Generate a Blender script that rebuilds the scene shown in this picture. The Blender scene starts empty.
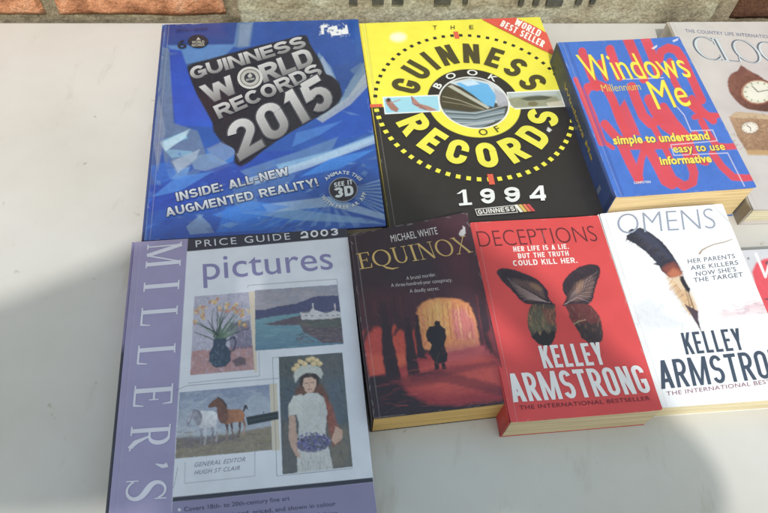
import bpy, math, random
import numpy as np
from mathutils import Vector, Matrix
R = math.radians
random.seed(5); RNG = np.random.default_rng(11)
scn = bpy.context.scene

# ------------------------------------------------------------------ camera, sky, sun
F_PX = 665.33
RT = Vector((0.99477211, 0.08648553, 0.05430193)); UP = Vector((-0.10211976, 0.84247546, 0.52896754)); FW = Vector((0, 0.53174746, -0.84690297))
CAM_POS = Vector((0, 0, 0.549098))
cd = bpy.data.cameras.new('camera'); cam = bpy.data.objects.new('camera', cd); scn.collection.objects.link(cam)
m3 = Matrix((RT, UP, -FW)).transposed(); cam.matrix_world = Matrix.Translation(CAM_POS) @ m3.to_4x4()
cd.sensor_width = 36; cd.lens = F_PX / 768 * 36; cd.clip_start = 0.02; cd.clip_end = 200
cd.dof.use_dof = False
scn.camera = cam
SUN_TRAVEL = Vector((-0.03, 0.60, -0.78)).normalized()          # direction the sunlight travels
s = -SUN_TRAVEL
elev = math.asin(s.z); azim = math.atan2(s.x, s.y)
w = bpy.data.worlds.new('World'); scn.world = w; w.use_nodes = True
nt = w.node_tree; bg = nt.nodes['Background']
sky = nt.nodes.new('ShaderNodeTexSky'); sky.sky_type = 'NISHITA'; sky.sun_disc = False
sky.sun_elevation = elev; sky.sun_rotation = azim; sky.air_density = 3.0; sky.dust_density = 1.8; sky.ozone_density = 1.3
nt.links.new(sky.outputs[0], bg.inputs[0]); bg.inputs[1].default_value = 0.15
sd = bpy.data.lights.new('sun', 'SUN'); sd.energy = 2.0; sd.angle = R(2.0); sd.color = (1, 0.975, 0.93)
so = bpy.data.objects.new('sun', sd); scn.collection.objects.link(so)
so.rotation_euler = SUN_TRAVEL.to_track_quat('-Z', 'Y').to_euler(); so.location = (0.5, -2, 3)
scn.view_settings.view_transform = 'Standard'; scn.view_settings.look = 'None'
scn.view_settings.exposure = 0.40; scn.view_settings.gamma = 1

# ------------------------------------------------------------------ colour helpers
def lin(c, k=1.0):
    a = np.asarray(c, float) / 255.0
    return np.where(a <= 0.04045, a / 12.92, ((a + 0.055) / 1.055) ** 2.4) * k
ALB = 0.80
def col(c, k=None):
    v = lin(c, ALB if k is None else k); g = v.mean(-1, keepdims=True)
    return np.clip(v * .92 + g * .08 + .007, 0, 0.85)  # greyed and lifted a little: a veil of gloss haze put into every ink

# ------------------------------------------------------------------ materials
def mat(name, base=None, rough=0.5, spec=0.5, attr=False):
    m = bpy.data.materials.new(name); m.use_nodes = True
    b = m.node_tree.nodes['Principled BSDF']
    b.inputs['Roughness'].default_value = rough
    b.inputs['Specular IOR Level'].default_value = spec
    if base is not None: b.inputs['Base Color'].default_value = (*base, 1)
    return m, m.node_tree, b
def node(nt, t, **kw):
    n = nt.nodes.new(t)
    for k, v in kw.items(): setattr(n, k, v)
    return n
def ink_mat(name, rough, spec=0.5, coat=0.0, wave=0.15, fine=0.004):
    m, nt, b = mat(name, None, rough, spec)
    at = node(nt, 'ShaderNodeAttribute', attribute_name='ink')
    tc = node(nt, 'ShaderNodeTexCoord')
    n1 = node(nt, 'ShaderNodeTexNoise'); n1.inputs['Scale'].default_value = 30; n1.inputs['Detail'].default_value = 6
    nt.links.new(tc.outputs['Object'], n1.inputs['Vector'])
    hs = node(nt, 'ShaderNodeMix', data_type='RGBA', blend_type='MULTIPLY')
    rmp = node(nt, 'ShaderNodeMapRange'); rmp.inputs['From Min'].default_value = .3; rmp.inputs['From Max'].default_value = .7
    rmp.inputs['To Min'].default_value = .92; rmp.inputs['To Max'].default_value = 1.05
    nt.links.new(n1.outputs['Fac'], rmp.inputs['Value'])
    hs.inputs['Factor'].default_value = 1
    nt.links.new(at.outputs['Color'], hs.inputs['A']); nt.links.new(rmp.outputs['Result'], hs.inputs['B'])
    nt.links.new(hs.outputs['Result'], b.inputs['Base Color'])
    n3 = node(nt, 'ShaderNodeTexNoise'); n3.inputs['Scale'].default_value = 90; n3.inputs['Detail'].default_value = 8; n3.inputs['Roughness'].default_value = .7
    nt.links.new(tc.outputs['Object'], n3.inputs['Vector'])
    r2 = node(nt, 'ShaderNodeMapRange'); r2.inputs['From Min'].default_value = .35; r2.inputs['From Max'].default_value = .7
    r2.inputs['To Min'].default_value = rough; r2.inputs['To Max'].default_value = min(1, rough + .2)
    nt.links.new(n3.outputs['Fac'], r2.inputs['Value']); nt.links.new(r2.outputs['Result'], b.inputs['Roughness'])
    n2 = node(nt, 'ShaderNodeTexNoise'); n2.inputs['Scale'].default_value = 9; n2.inputs['Detail'].default_value = 2
    nt.links.new(tc.outputs['Object'], n2.inputs['Vector'])
    bp = node(nt, 'ShaderNodeBump'); bp.inputs['Strength'].default_value = wave; bp.inputs['Distance'].default_value = .01
    nt.links.new(n2.outputs['Fac'], bp.inputs['Height'])
    bq = node(nt, 'ShaderNodeBump'); bq.inputs['Strength'].default_value = fine; bq.inputs['Distance'].default_value = .001
    nt.links.new(n3.outputs['Fac'], bq.inputs['Height']); nt.links.new(bp.outputs['Normal'], bq.inputs['Normal'])
    nt.links.new(bq.outputs['Normal'], b.inputs['Normal'])
    b.inputs['Coat Weight'].default_value = coat; b.inputs['Coat Roughness'].default_value = .12
    return m
def page_mat(name, c):
    m, nt, b = mat(name, None, .9, .2)
    tc = node(nt, 'ShaderNodeTexCoord'); mp = node(nt, 'ShaderNodeMapping'); mp.inputs['Scale'].default_value = (5, 5, 900)
    nt.links.new(tc.outputs['Object'], mp.inputs['Vector'])
    n = node(nt, 'ShaderNodeTexNoise'); n.inputs['Scale'].default_value = 1; n.inputs['Detail'].default_value = 5
    nt.links.new(mp.outputs[0], n.inputs['Vector'])
    mp2 = node(nt, 'ShaderNodeMapping'); mp2.inputs['Scale'].default_value = (14, 14, 420)
    nt.links.new(tc.outputs['Object'], mp2.inputs['Vector'])
    nb = node(nt, 'ShaderNodeTexNoise'); nb.inputs['Scale'].default_value = 1; nb.inputs['Detail'].default_value = 4
    nt.links.new(mp2.outputs[0], nb.inputs['Vector'])
    ad = node(nt, 'ShaderNodeMath', operation='ADD'); nt.links.new(n.outputs['Fac'], ad.inputs[0]); nt.links.new(nb.outputs['Fac'], ad.inputs[1])
    r = node(nt, 'ShaderNodeValToRGB'); r.color_ramp.elements[0].position = .35; r.color_ramp.elements[1].position = .62
    hf = node(nt, 'ShaderNodeMath', operation='MULTIPLY'); hf.inputs[1].default_value = .5; nt.links.new(ad.outputs[0], hf.inputs[0])
    a = lin(c, .85); r.color_ramp.elements[0].color = (*(a * np.array([.66, .61, .52])), 1); r.color_ramp.elements[1].color = (*a, 1)
    nt.links.new(hf.outputs[0], r.inputs[0]); nt.links.new(r.outputs[0], b.inputs['Base Color'])
    bp = node(nt, 'ShaderNodeBump'); bp.inputs['Strength'].default_value = .6; bp.inputs['Distance'].default_value = .0010
    nt.links.new(n.outputs['Fac'], bp.inputs['Height']); nt.links.new(bp.outputs['Normal'], b.inputs['Normal'])
    return m

# ------------------------------------------------------------------ object helpers
def link(o, parent=None):
    scn.collection.objects.link(o)
    if parent is not None: o.parent = parent
    return o
def thing(name, label, cat, loc, rz, group=None):
    o = bpy.data.objects.new(name, None); o.empty_display_size = .05; link(o)
    o.location = loc; o.rotation_euler = (0, 0, rz); o['label'] = label; o['category'] = cat
    if group: o['group'] = group
    return o
def tag(o, label=None, cat=None, kind=None, group=None):
    if label: o['label'] = label
    if cat: o['category'] = cat
    if kind: o['kind'] = kind
    if group: o['group'] = group
    return o

class Soup:
    """vertices, polygons and a colour for every polygon corner: printed surfaces"""
    def __init__(s): s.V = []; s.n = 0; s.L = []; s.S = []; s.C = []
    def add(s, V, faces, C):
        """faces: int array (k,m) or list of tuples; C: (3,) or per vertex (n,3)"""
        V = np.asarray(V, float); C = np.asarray(C, float)
        if C.ndim == 1: C = np.repeat(C[None], len(V), 0)
        if isinstance(faces, np.ndarray):
            idx = faces.reshape(-1); s.S.append(np.full(len(faces), faces.shape[1]))
        else:
            idx = np.array([i for f in faces for i in f], int); s.S.append(np.array([len(f) for f in faces]))
        s.V.append(V); s.L.append(idx + s.n); s.C.append(C[idx]); s.n += len(V)
    def mesh(s, name, m, deform=None):
        V = np.concatenate(s.V); L = np.concatenate(s.L); S = np.concatenate(s.S); C = np.concatenate(s.C)
        if deform: V = deform(V)
        me = bpy.data.meshes.new(name)
        me.vertices.add(len(V)); me.vertices.foreach_set('co', V.astype(np.float32).ravel())
        me.loops.add(len(L)); me.loops.foreach_set('vertex_index', L.astype(np.int32))
        me.polygons.add(len(S)); st = np.concatenate([[0], np.cumsum(S)[:-1]])
        me.polygons.foreach_set('loop_start', st.astype(np.int32)); me.polygons.foreach_set('loop_total', S.astype(np.int32))
        a = me.color_attributes.new('ink', 'FLOAT_COLOR', 'CORNER')
        a.data.foreach_set('color', np.concatenate([C, np.ones((len(C), 1))], 1).astype(np.float32).ravel())
        me.update(calc_edges=True); me.validate(); me.materials.append(m)
        return me

BOXF = [(0, 3, 2, 1), (4, 5, 6, 7), (0, 1, 5, 4), (1, 2, 6, 5), (2, 3, 7, 6), (3, 0, 4, 7)]
def boxv(x0, x1, y0, y1, z0, z1):
    return [(x0, y0, z0), (x1, y0, z0), (x1, y1, z0), (x0, y1, z0), (x0, y0, z1), (x1, y0, z1), (x1, y1, z1), (x0, y1, z1)]

# ------------------------------------------------------------------ glyphs from the built-in font
_gc = {}
def clean(V, Fc):
    # True when no triangle lies over another one (the built-in filler can fold thin glyphs over themselves)
    T = [f for f in Fc if len(f) == 3]
    if not T: return True
    A = V[np.array(T)]; cen = A.mean(1); a, b, c = A[:, 0], A[:, 1], A[:, 2]
    def sd(p, q, r): return (p[:, None, 0] - r[None, :, 0]) * (q[None, :, 1] - r[None, :, 1]) - (q[None, :, 0] - r[None, :, 0]) * (p[:, None, 1] - r[None, :, 1])
    d1 = sd(cen, a, b); d2 = sd(cen, b, c); d3 = sd(cen, c, a); e = 1e-7
    ins = ((d1 > e) & (d2 > e) & (d3 > e)) | ((d1 < -e) & (d2 < -e) & (d3 < -e))
    np.fill_diagonal(ins, False)
    if ins.any(): return False
    for k in range(3):
        q = A[:, k] * .9 + cen * .1
        def sq(p, r_, t_): return (p[:, None, 0] - t_[None, :, 0]) * (r_[None, :, 1] - t_[None, :, 1]) - (r_[None, :, 0] - t_[None, :, 0]) * (p[:, None, 1] - t_[None, :, 1])
        d1 = sq(q, a, b); d2 = sq(q, b, c); d3 = sq(q, c, a); ins = ((d1 > e) & (d2 > e) & (d3 > e)) | ((d1 < -e) & (d2 < -e) & (d3 < -e)); np.fill_diagonal(ins, False)
        if ins.any(): return False
    return True
def font_mesh(txt, bold=0.0, spacing=1.0, shear=0.0):
    if (txt, bold, spacing, shear) in _gc: return _gc[(txt, bold, spacing, shear)]
    for db in (0, -.0013, .0017, -.003, .004, -.006, .007, -.011, .012):
        r = font_raw(txt, bold + db, spacing, shear)
        if clean(*r): break
    else: print('unclean', txt, bold)
    _gc[(txt, bold, spacing, shear)] = r
    return r
def font_raw(txt, bold=0.0, spacing=1.0, shear=0.0):
    key = (txt, bold, spacing, shear)
    if key in _gc: return _gc[key]
    cu = bpy.data.curves.new('t', 'FONT'); cu.body = txt; cu.size = 1; cu.offset = bold; cu.space_character = spacing; cu.shear = shear
    cu.resolution_u = 5; cu.fill_mode = 'FRONT'
    ob = bpy.data.objects.new('t', cu); scn.collection.objects.link(ob)
    dg = bpy.context.evaluated_depsgraph_get(); dg.update()
    me = ob.evaluated_get(dg).to_mesh()
    V = np.array([v.co[:2] for v in me.vertices]); Fc = [tuple(p.vertices) for p in me.polygons]
    ob.evaluated_get(dg).to_mesh_clear()
    bpy.data.objects.remove(ob); bpy.data.curves.remove(cu)
    _gc[key] = (V, Fc); return V, Fc
CAP = {}
def cap(bold):
    if bold not in CAP:
        V, _ = font_mesh('H', bold); CAP[bold] = (V[:, 1].min(), V[:, 1].max())
    return CAP[bold]

# serif glyphs: cap height 1; every stroke is (points, width(s))
def arc(cx, cy, rx, ry, a0, a1, T, t, n=26, tilt=0):
    a = np.linspace(R(a0), R(a1), n); p = np.stack([cx + rx * np.cos(a), cy + ry * np.sin(a)], 1)
    w = t + (T - t) * np.abs(np.cos(a - R(tilt))) ** 1.3
    return p, w
def sline(x0, y0, x1, y1, w): return np.array([(x0, y0), (x1, y1)], float), np.array([w, w], float)
def serif(ch, T=.15, t=.05):
    S = []; f = .04
    def sf(x, y, h=.11): S.append(sline(x - h, y, x + h, y, f))
    if ch == 'M':
        S += [sline(.14, 0, .14, 1, t), sline(.14, 1, .50, 0.02, T), sline(.50, .02, .86, 1, t), sline(.88, 0, .88, 1, T)]
        sf(.14, .02); sf(.10, .98, .09); sf(.88, .02, .14); sf(.92, .98, .12); W = 1.05
    elif ch == 'I': S += [sline(.2, 0, .2, 1, T)]; sf(.2, .02, .17); sf(.2, .98, .17); W = .40
    elif ch == 'L': S += [sline(.2, 0, .2, 1, T), sline(.2, .025, .68, .025, t), (np.array([(.66, .02), (.70, .27)]), np.array([.07, .03]))]; sf(.2, .98, .17); sf(.1, .02, .08); W = .74
    elif ch == 'E':
        S += [sline(.2, 0, .2, 1, T), sline(.2, .025, .68, .025, t), sline(.2, .975, .66, .975, t), sline(.2, .52, .52, .52, t),
              (np.array([(.66, .02), (.70, .27)]), np.array([.07, .03])), (np.array([(.63, .98), (.66, .76)]), np.array([.07, .03])), sline(.51, .40, .51, .64, .035)]
        sf(.1, .02, .08); sf(.1, .98, .08); W = .74
    elif ch == 'R':
        S += [sline(.2, 0, .2, 1, T), sline(.2, .97, .42, .97, t), sline(.2, .48, .42, .48, t), arc(.42, .725, .24, .245, -90, 90, T, t), (np.array([(.42, .47), (.60, .15), (.80, .01)]), np.array([t, T, T * .8]))]
        sf(.2, .02, .17); sf(.1, .98, .08); sf(.84, .02, .06); W = .90
    elif ch == 'S':
        p = np.array([(.60, .80), (.52, .93), (.36, .98), (.20, .92), (.12, .77), (.18, .62), (.36, .52), (.54, .42), (.63, .27), (.57, .10), (.40, .02), (.22, .05), (.10, .18)])
        w = np.array([t, t, t, .08, .11, T, T * 1.1, T, .12, .09, t, t, t])
        tt_ = np.arange(13.); q = np.linspace(0, 12, 49); p = np.stack([np.interp(q, tt_, p[:, 0]), np.interp(q, tt_, p[:, 1])], 1); w = np.interp(q, tt_, w)
        for _ in range(6): p[1:-1] = (p[:-2] + 2 * p[1:-1] + p[2:]) / 4
        S.append((p, w)); S += [sline(.62, .72, .62, 1, .035), sline(.08, 0, .08, .3, .035)]; W = .72
    elif ch in 'OQ':
        S.append(arc(.5, .5, .43, .485, 0, 360, T, t, 48))
        if ch == 'Q': S.append((np.array([(.45, .02), (.62, -.14), (.9, -.26), (1.25, -.24)]), np.array([.05, .12, .10, .02])))
        W = 1.0
    elif ch == 'C': S.append(arc(.5, .5, .43, .485, 48, 312, T, t, 40)); S += [sline(.80, .68, .80, 1, .035), sline(.80, 0, .80, .25, .03)]; W = .90
    elif ch == 'U': S += [sline(.2, .35, .2, 1, T), sline(.76, .35, .76, 1, t), arc(.48, .35, .28, .33, 180, 360, T * .9, t)]; sf(.2, .98, .16); sf(.76, .98, .13); W = .95
    elif ch == 'N': S += [sline(.17, 0, .17, 1, t), sline(.17, 1, .80, 0, T), sline(.80, 0, .80, 1, t)]; sf(.17, .02, .13); sf(.1, .98, .1); sf(.80, .98, .13); W = .95
    elif ch == 'X': S += [sline(.14, 1, .78, 0, T), sline(.76, 1, .12, 0, t)]; sf(.14, .98, .15); sf(.78, .98, .12); sf(.12, .02, .12); sf(.78, .02, .15); W = .92
    elif ch == 'K': S += [sline(.2, 0, .2, 1, T), sline(.2, .42, .72, 1, t), (np.array([(.36, .58), (.82, 0)]), np.array([T, T]))]; sf(.2, .02, .17); sf(.2, .98, .17); sf(.72, .98, .12); sf(.80, .02, .14); W = .92
    elif ch == "'": S.append((np.array([(.16, .98), (.20, .86), (.10, .68)]), np.array([.16, .13, .03]))); W = .3
    else: W = .4
    return S, W
def strip(p, w):
    p = np.asarray(p, float); w = np.asarray(w, float)
    kp = np.concatenate([[True], np.linalg.norm(np.diff(p, axis=0), axis=1) > 1e-5]); p = p[kp]; w = w[kp]; d = np.gradient(p, axis=0); d /= np.linalg.norm(d, axis=1)[:, None] + 1e-9
    nrm = np.stack([-d[:, 1], d[:, 0]], 1) * (w / 2)[:, None]
    V = np.concatenate([p + nrm, p - nrm]); n = len(p)
    return V, [(i + n, i + 1 + n, i + 1, i) for i in range(n - 1)]

# ------------------------------------------------------------------ homographies
def homog(src, dst):
    A = []
    for (x, y), (u, v) in zip(src, dst):
        A.append([x, y, 1, 0, 0, 0, -u * x, -u * y, -u]); A.append([0, 0, 0, x, y, 1, -v * x, -v * y, -v])
    return np.linalg.svd(np.array(A))[2][-1].reshape(3, 3)
def hap(H, p):
    p = np.asarray(p, float); sh = p.shape; p = p.reshape(-1, 2)
    q = np.concatenate([p, np.ones((len(p), 1))], 1) @ H.T
    return (q[:, :2] / q[:, 2:]).reshape(sh)

def vnoise(x, y, seed=0, octv=4):
    """smooth value noise"""
    out = np.zeros_like(x); amp = 1; tot = 0
    for o in range(octv):
        xi = np.floor(x).astype(int); yi = np.floor(y).astype(int); fx = x - xi; fy = y - yi
        fx = fx * fx * (3 - 2 * fx); fy = fy * fy * (3 - 2 * fy)
        def h(a, b):
            n = (a * 374761393 + b * 668265263 + (seed + o * 17) * 982451653) & 0x7fffffff
            n = ((n ^ (n >> 13)) * 1274126177) & 0x7fffffff
            return ((n ^ (n >> 16)) & 0xffff) / 65535.0
        v = (h(xi, yi) * (1 - fx) + h(xi + 1, yi) * fx) * (1 - fy) + (h(xi, yi + 1) * (1 - fx) + h(xi + 1, yi + 1) * fx) * fy
        out += v * amp; tot += amp; amp *= .5; x = x * 2.03 + 7.1; y = y * 2.03 + 3.7
    return out / tot

class Cover:
    """printed face of a book: a fine grid whose colours are the print, with lettering laid over it.
    Shapes are given in coordinates of the cover as measured off the reference; they become metres on the cover."""
    def __init__(s, w, l, h, corners, base, cell=.0006, margin=0.0):
        s.w, s.l, s.h = w, l, h
        s.H = homog(corners, [(0, 0), (w, 0), (w, -l), (0, -l)]); s.Hi = np.linalg.inv(s.H)
        s.nx = int(w / cell); s.ny = int(l / cell)
        gx, gy = np.meshgrid(np.linspace(0, w, s.nx + 1), np.linspace(0, -l, s.ny + 1))
        s.gx, s.gy = gx, gy
        q = hap(s.Hi, np.stack([gx, gy], -1)); s.X = q[..., 0]; s.Y = q[..., 1]
        s.img = np.zeros(gx.shape + (3,)) + col(base)
        s.so = Soup(); s.k = 0
    # --- painting on the grid
    def _sub(s, x0, y0, x1, y1):
        m = (s.X >= x0) & (s.X <= x1) & (s.Y >= y0) & (s.Y <= y1)
        return m
    def _blend(s, m, a, c):
        c = np.asarray(c); a = a[:, None]
        s.img[m] = s.img[m] * (1 - a) + c * a
    def poly(s, pts, c, a=1.0, soft=.45, raw=False, tex=0, seed=0, c2=None, grad=None, sm=0):
        pts = np.asarray(pts, float)
        for _ in range(sm): q = np.roll(pts, -1, 0); pts = np.stack([pts * .75 + q * .25, pts * .25 + q * .75], 1).reshape(-1, 2)
        pad = soft * 2 + 1
        m = s._sub(pts[:, 0].min() - pad, pts[:, 1].min() - pad, pts[:, 0].max() + pad, pts[:, 1].max() + pad)
        x = s.X[m]; y = s.Y[m]
        if len(x) == 0: return
        ins = np.zeros(len(x), bool); dist = np.full(len(x), 1e9)
        n = len(pts)
        for i in range(n):
            x0, y0 = pts[i]; x1, y1 = pts[(i + 1) % n]
            cr = ((y0 > y) != (y1 > y)); dy = (y1 - y0) if y1 != y0 else 1e-9
            ins ^= cr & (x < (x1 - x0) * (y - y0) / dy + x0)
            dx, dyy = x1 - x0, y1 - y0; L = dx * dx + dyy * dyy + 1e-12
            t = np.clip(((x - x0) * dx + (y - y0) * dyy) / L, 0, 1)
            dist = np.minimum(dist, np.hypot(x - x0 - t * dx, y - y0 - t * dyy))
        sd = np.where(ins, dist, -dist); al = np.clip(.5 + sd / (2 * soft), 0, 1) * a
        cc = col(c)[None].repeat(len(x), 0)
        if c2 is not None:
            (gx0, gy0), (gx1, gy1) = grad
            t = np.clip(((x - gx0) * (gx1 - gx0) + (y - gy0) * (gy1 - gy0)) / ((gx1 - gx0) ** 2 + (gy1 - gy0) ** 2), 0, 1)[:, None]
            cc = cc * (1 - t) + col(c2)[None] * t
        if tex: cc = cc * (1 + tex * (vnoise(x / 2.2, y / 2.2, seed) - .5) * 2)[:, None]
        s._blend(m, al, np.clip(cc, 0, .85))
    def ell(s, cx, cy, rx, ry, c, a=1.0, soft=.6, rot=0, n=28, **kw):
        t = np.linspace(0, 2 * np.pi, n, endpoint=False); ca, sa = math.cos(R(rot)), math.sin(R(rot))
        ex, ey = rx * np.cos(t), ry * np.sin(t)
        s.poly(np.stack([cx + ex * ca - ey * sa, cy + ex * sa + ey * ca], 1), c, a, soft, **kw)
    def stroke(s, pts, wd, c, a=1.0, soft=.4):
        pts = np.asarray(pts, float); wd = np.broadcast_to(np.asarray(wd, float), (len(pts),)); pad = wd.max() / 2 + soft + 1
        m = s._sub(pts[:, 0].min() - pad, pts[:, 1].min() - pad, pts[:, 0].max() + pad, pts[:, 1].max() + pad)
        x = s.X[m]; y = s.Y[m]; best = np.full(len(x), -1e9)
        for i in range(len(pts) - 1):
            x0, y0 = pts[i]; x1, y1 = pts[i + 1]; dx, dy = x1 - x0, y1 - y0; L = dx * dx + dy * dy + 1e-12
            t = np.clip(((x - x0) * dx + (y - y0) * dy) / L, 0, 1)
            best = np.maximum(best, (wd[i] * (1 - t) + wd[i + 1] * t) / 2 - np.hypot(x - x0 - t * dx, y - y0 - t * dy))
        s._blend(m, np.clip(.5 + best / (2 * soft), 0, 1) * a, col(c))
    def daubs(s, pts_box, n, c_list, ln=(2, 5), wd=(.5, 1.2), ang=0, spread=30, a=.6, seed=1, clip=None):
        r = random.Random(seed); x0, y0, x1, y1 = pts_box
        for _ in range(n):
            x = r.uniform(x0, x1); y = r.uniform(y0, y1)
            if clip is not None and not inpoly(x, y, clip): continue
            an = R(ang + r.uniform(-spread, spread)); L = r.uniform(*ln) / 2
            s.stroke([(x - L * math.cos(an), y - L * math.sin(an)), (x + L * math.cos(an), y + L * math.sin(an))], r.uniform(*wd), r.choice(c_list), a * r.uniform(.5, 1))
    def noise(s, amt, sc, seed=0, sx=1, sy=1):
        s.img *= (1 + amt * 2 * (vnoise(s.X / sc * sx, s.Y / sc * sy, seed) - .5))[..., None]; s.img = np.clip(s.img, 0, .85)
    def picture(s, quad=None, amp=.8, sc=2.6, seed=1):
        s._keep = (s.img.copy(), s.X, s.Y, quad)
        wx = vnoise(s.X / sc, s.Y / sc, seed) - .5; wy = vnoise(s.X / sc + 40, s.Y / sc + 9, seed + 3) - .5
        s.X = s.X + wx * 2 * amp; s.Y = s.Y + wy * 2 * amp
    def end_picture(s, mottle=.12, seed=5):
        img, X, Y, quad = s._keep; s.X, s.Y = X, Y; new = s.img
        if quad is not None:
            f = 1 + mottle * 2 * (vnoise(X / 1.5, Y / 1.5, seed, 3) - .5) + mottle * 1.2 * (vnoise(X / 5, Y / 5, seed + 1, 3) - .5)
            new = np.clip(new * f[..., None], 0, .85)
            s.img = np.zeros_like(img); m0 = ALB; s.img[...] = 0
            s.poly(quad, (255, 255, 255), 1, .3); al = np.clip(s.img.mean(-1) / max(col((255, 255, 255)).mean(), 1e-6), 0, 1)[..., None]
            s.img = img * (1 - al) + new * al
    def wear(s, n=60, seed=1, c=(206, 202, 198), a=.32):
        r = random.Random(seed)
        for _ in range(n):
            e = r.randint(0, 3); t = r.random() ** (1.0 if r.random() < .6 else 3)
            if r.random() < .5: t = 1 - t
            d = abs(r.gauss(0, .0008)); x, y = [(s.w * t, -d), (s.w - d, -s.l * t), (s.w * t, -s.l + d), (d, -s.l * t)][e]
            L = r.uniform(.0006, .0035); an = (0 if e in (0, 2) else math.pi / 2) + r.gauss(0, .25)
            p = hap(s.Hi, np.array([(x - L * math.cos(an), y - L * math.sin(an)), (x + L * math.cos(an), y + L * math.sin(an))]))
            s.stroke(p, r.uniform(.3, .9), c, a * r.uniform(.3, 1), .4)
        for xx, cc_, aa_ in ((.0048, (30, 28, 30), .22), (.0054, (235, 232, 230), .20)):      # opening crease beside the spine
            s.stroke(hap(s.Hi, np.array([(xx, -s.l * q) for q in np.linspace(0, 1, 5)])), .5, cc_, aa_, .4)
        for _ in range(n // 5):      # fine scratches across the lamination
            x = r.uniform(0, s.w); y = -r.uniform(0, s.l); L = r.uniform(.003, .018); an = r.uniform(0, 3.14)
            p = hap(s.Hi, np.array([(x, y), (x + L * math.cos(an) * .5, y + L * math.sin(an) * .5 + .0006), (x + L * math.cos(an), y + L * math.sin(an))]))
            s.stroke(p, .3, c, a * r.uniform(.1, .45), .35)
    # --- lettering
    def z(s):
        s.k += 1; return s.h + .00008 + s.k * .000012
    def place(s, V, F, c, z=None, c2=None):
        """V local metres"""
        z = s.z() if z is None else z
        C = col(c)
        if c2 is not None:
            t = (V[:, 1] - V[:, 1].min()) / (np.ptp(V[:, 1]) + 1e-9); C = C[None] * t[:, None] + col(c2)[None] * (1 - t[:, None])
        s.so.add(np.concatenate([V, np.full((len(V), 1), z)], 1), F, C)
    def flat(s, pts, c):
        P = hap(s.H, np.asarray(pts, float)); n = len(P)
        ar = sum(P[i][0] * P[(i + 1) % n][1] - P[(i + 1) % n][0] * P[i][1] for i in range(n))
        f = tuple(range(n)) if ar > 0 else tuple(range(n))[::-1]
        s.place(P, [f], c)
    def text(s, t, p0, p1, top, c, bold=0.0, spacing=1.0, shear=0, c2=None, shadow=None):
        spacing = max(spacing, 1.0) + max(0, bold) * 2.2
        V, F = font_mesh(t, bold, spacing, shear); lo, hi = cap(bold)
        x0, x1 = V[:, 0].min(), V[:, 0].max()
        a, b, d = (hap(s.H, np.array(q, float)) for q in (p0, p1, top))
        if shadow:
            off, sc, sb = shadow
            V2, F2 = font_mesh(t, bold + sb, spacing, shear)
            U2 = a + (V2[:, :1] - x0) / (x1 - x0) * (b - a) + (V2[:, 1:] - lo) / (hi - lo) * (d - a) + np.array(off)
            s.place(U2, F2, sc)
        U = a + (V[:, :1] - x0) / (x1 - x0) * (b - a) + (V[:, 1:] - lo) / (hi - lo) * (d - a)
        s.place(U, F, c, c2=c2)
    def serif_text(s, t, frames, c, T=.15, tt=.05, c2=None):
        """frames: per glyph (base-left, base-right, top-left) points"""
        for ch, (p0, p1, tp) in zip(t, frames):
            if ch == ' ': continue
            S, W = serif(ch, T, tt); a, b, d = (hap(s.H, np.array(q, float)) for q in (p0, p1, tp))
            z = s.z()
            for j, (p, wv) in enumerate(S):
                V, F = strip(p, wv); U = a + V[:, :1] / W * (b - a) + V[:, 1:] * (d - a)
                s.place(U, F, c, z + j * .000004, c2=None)
    def serif_line(s, t, p0, p1, top, top1, c, T=.15, tt=.05, gap=.08):
        Ws = [serif(ch)[1] + gap for ch in t]; tot = sum(Ws) - gap; x = 0; fr = []
        p0, p1, top, top1 = (np.array(q, float) for q in (p0, p1, top, top1))
        for W in Ws:
            a = x / tot; b = (x + W - gap) / tot; fr.append((p0 + (p1 - p0) * a, p0 + (p1 - p0) * b, top + (top1 - top) * a)); x += W
        s.serif_text(t, fr, c, T, tt)
    def arc_text(s, t, cen, r0, r1, a0, a1, c, bold=0.0, inward=False, gapw=.12, wfill=.8):
        """letters along a circle in cover metres; angles in degrees, counter-clockwise from the right"""
        cx, cy = cen; n = len(t); lo, hi = cap(bold)
        adv = []
        for ch in t:
            if ch == ' ': adv.append(.42); continue
            V, _ = font_mesh(ch, bold); adv.append(max(np.ptp(V[:, 0]), .16) + gapw)
        tot = sum(adv); x = 0
        for ch, ad in zip(t, adv):
            am = a0 + (a1 - a0) * (x + ad / 2) / tot; x += ad
            if ch == ' ': continue
            V, F = font_mesh(ch, bold); xm = (V[:, 0].min() + V[:, 0].max()) / 2
            rm = (r0 + r1) / 2; sc = abs(R(a1 - a0)) * rm / tot * (wfill / .8)
            rr = (V[:, 1] - lo) / (hi - lo)
            er = np.array([math.cos(R(am)), math.sin(R(am))]); et = np.array([er[1], -er[0]])      # clockwise tangent
            if inward: rad = r1 + (r0 - r1) * rr; tx = -(V[:, 0] - xm) * sc
            else: rad = r0 + (r1 - r0) * rr; tx = (V[:, 0] - xm) * sc
            U = np.array([cx, cy]) + rad[:, None] * er + tx[:, None] * et
            s.place(U, F, c)
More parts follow.
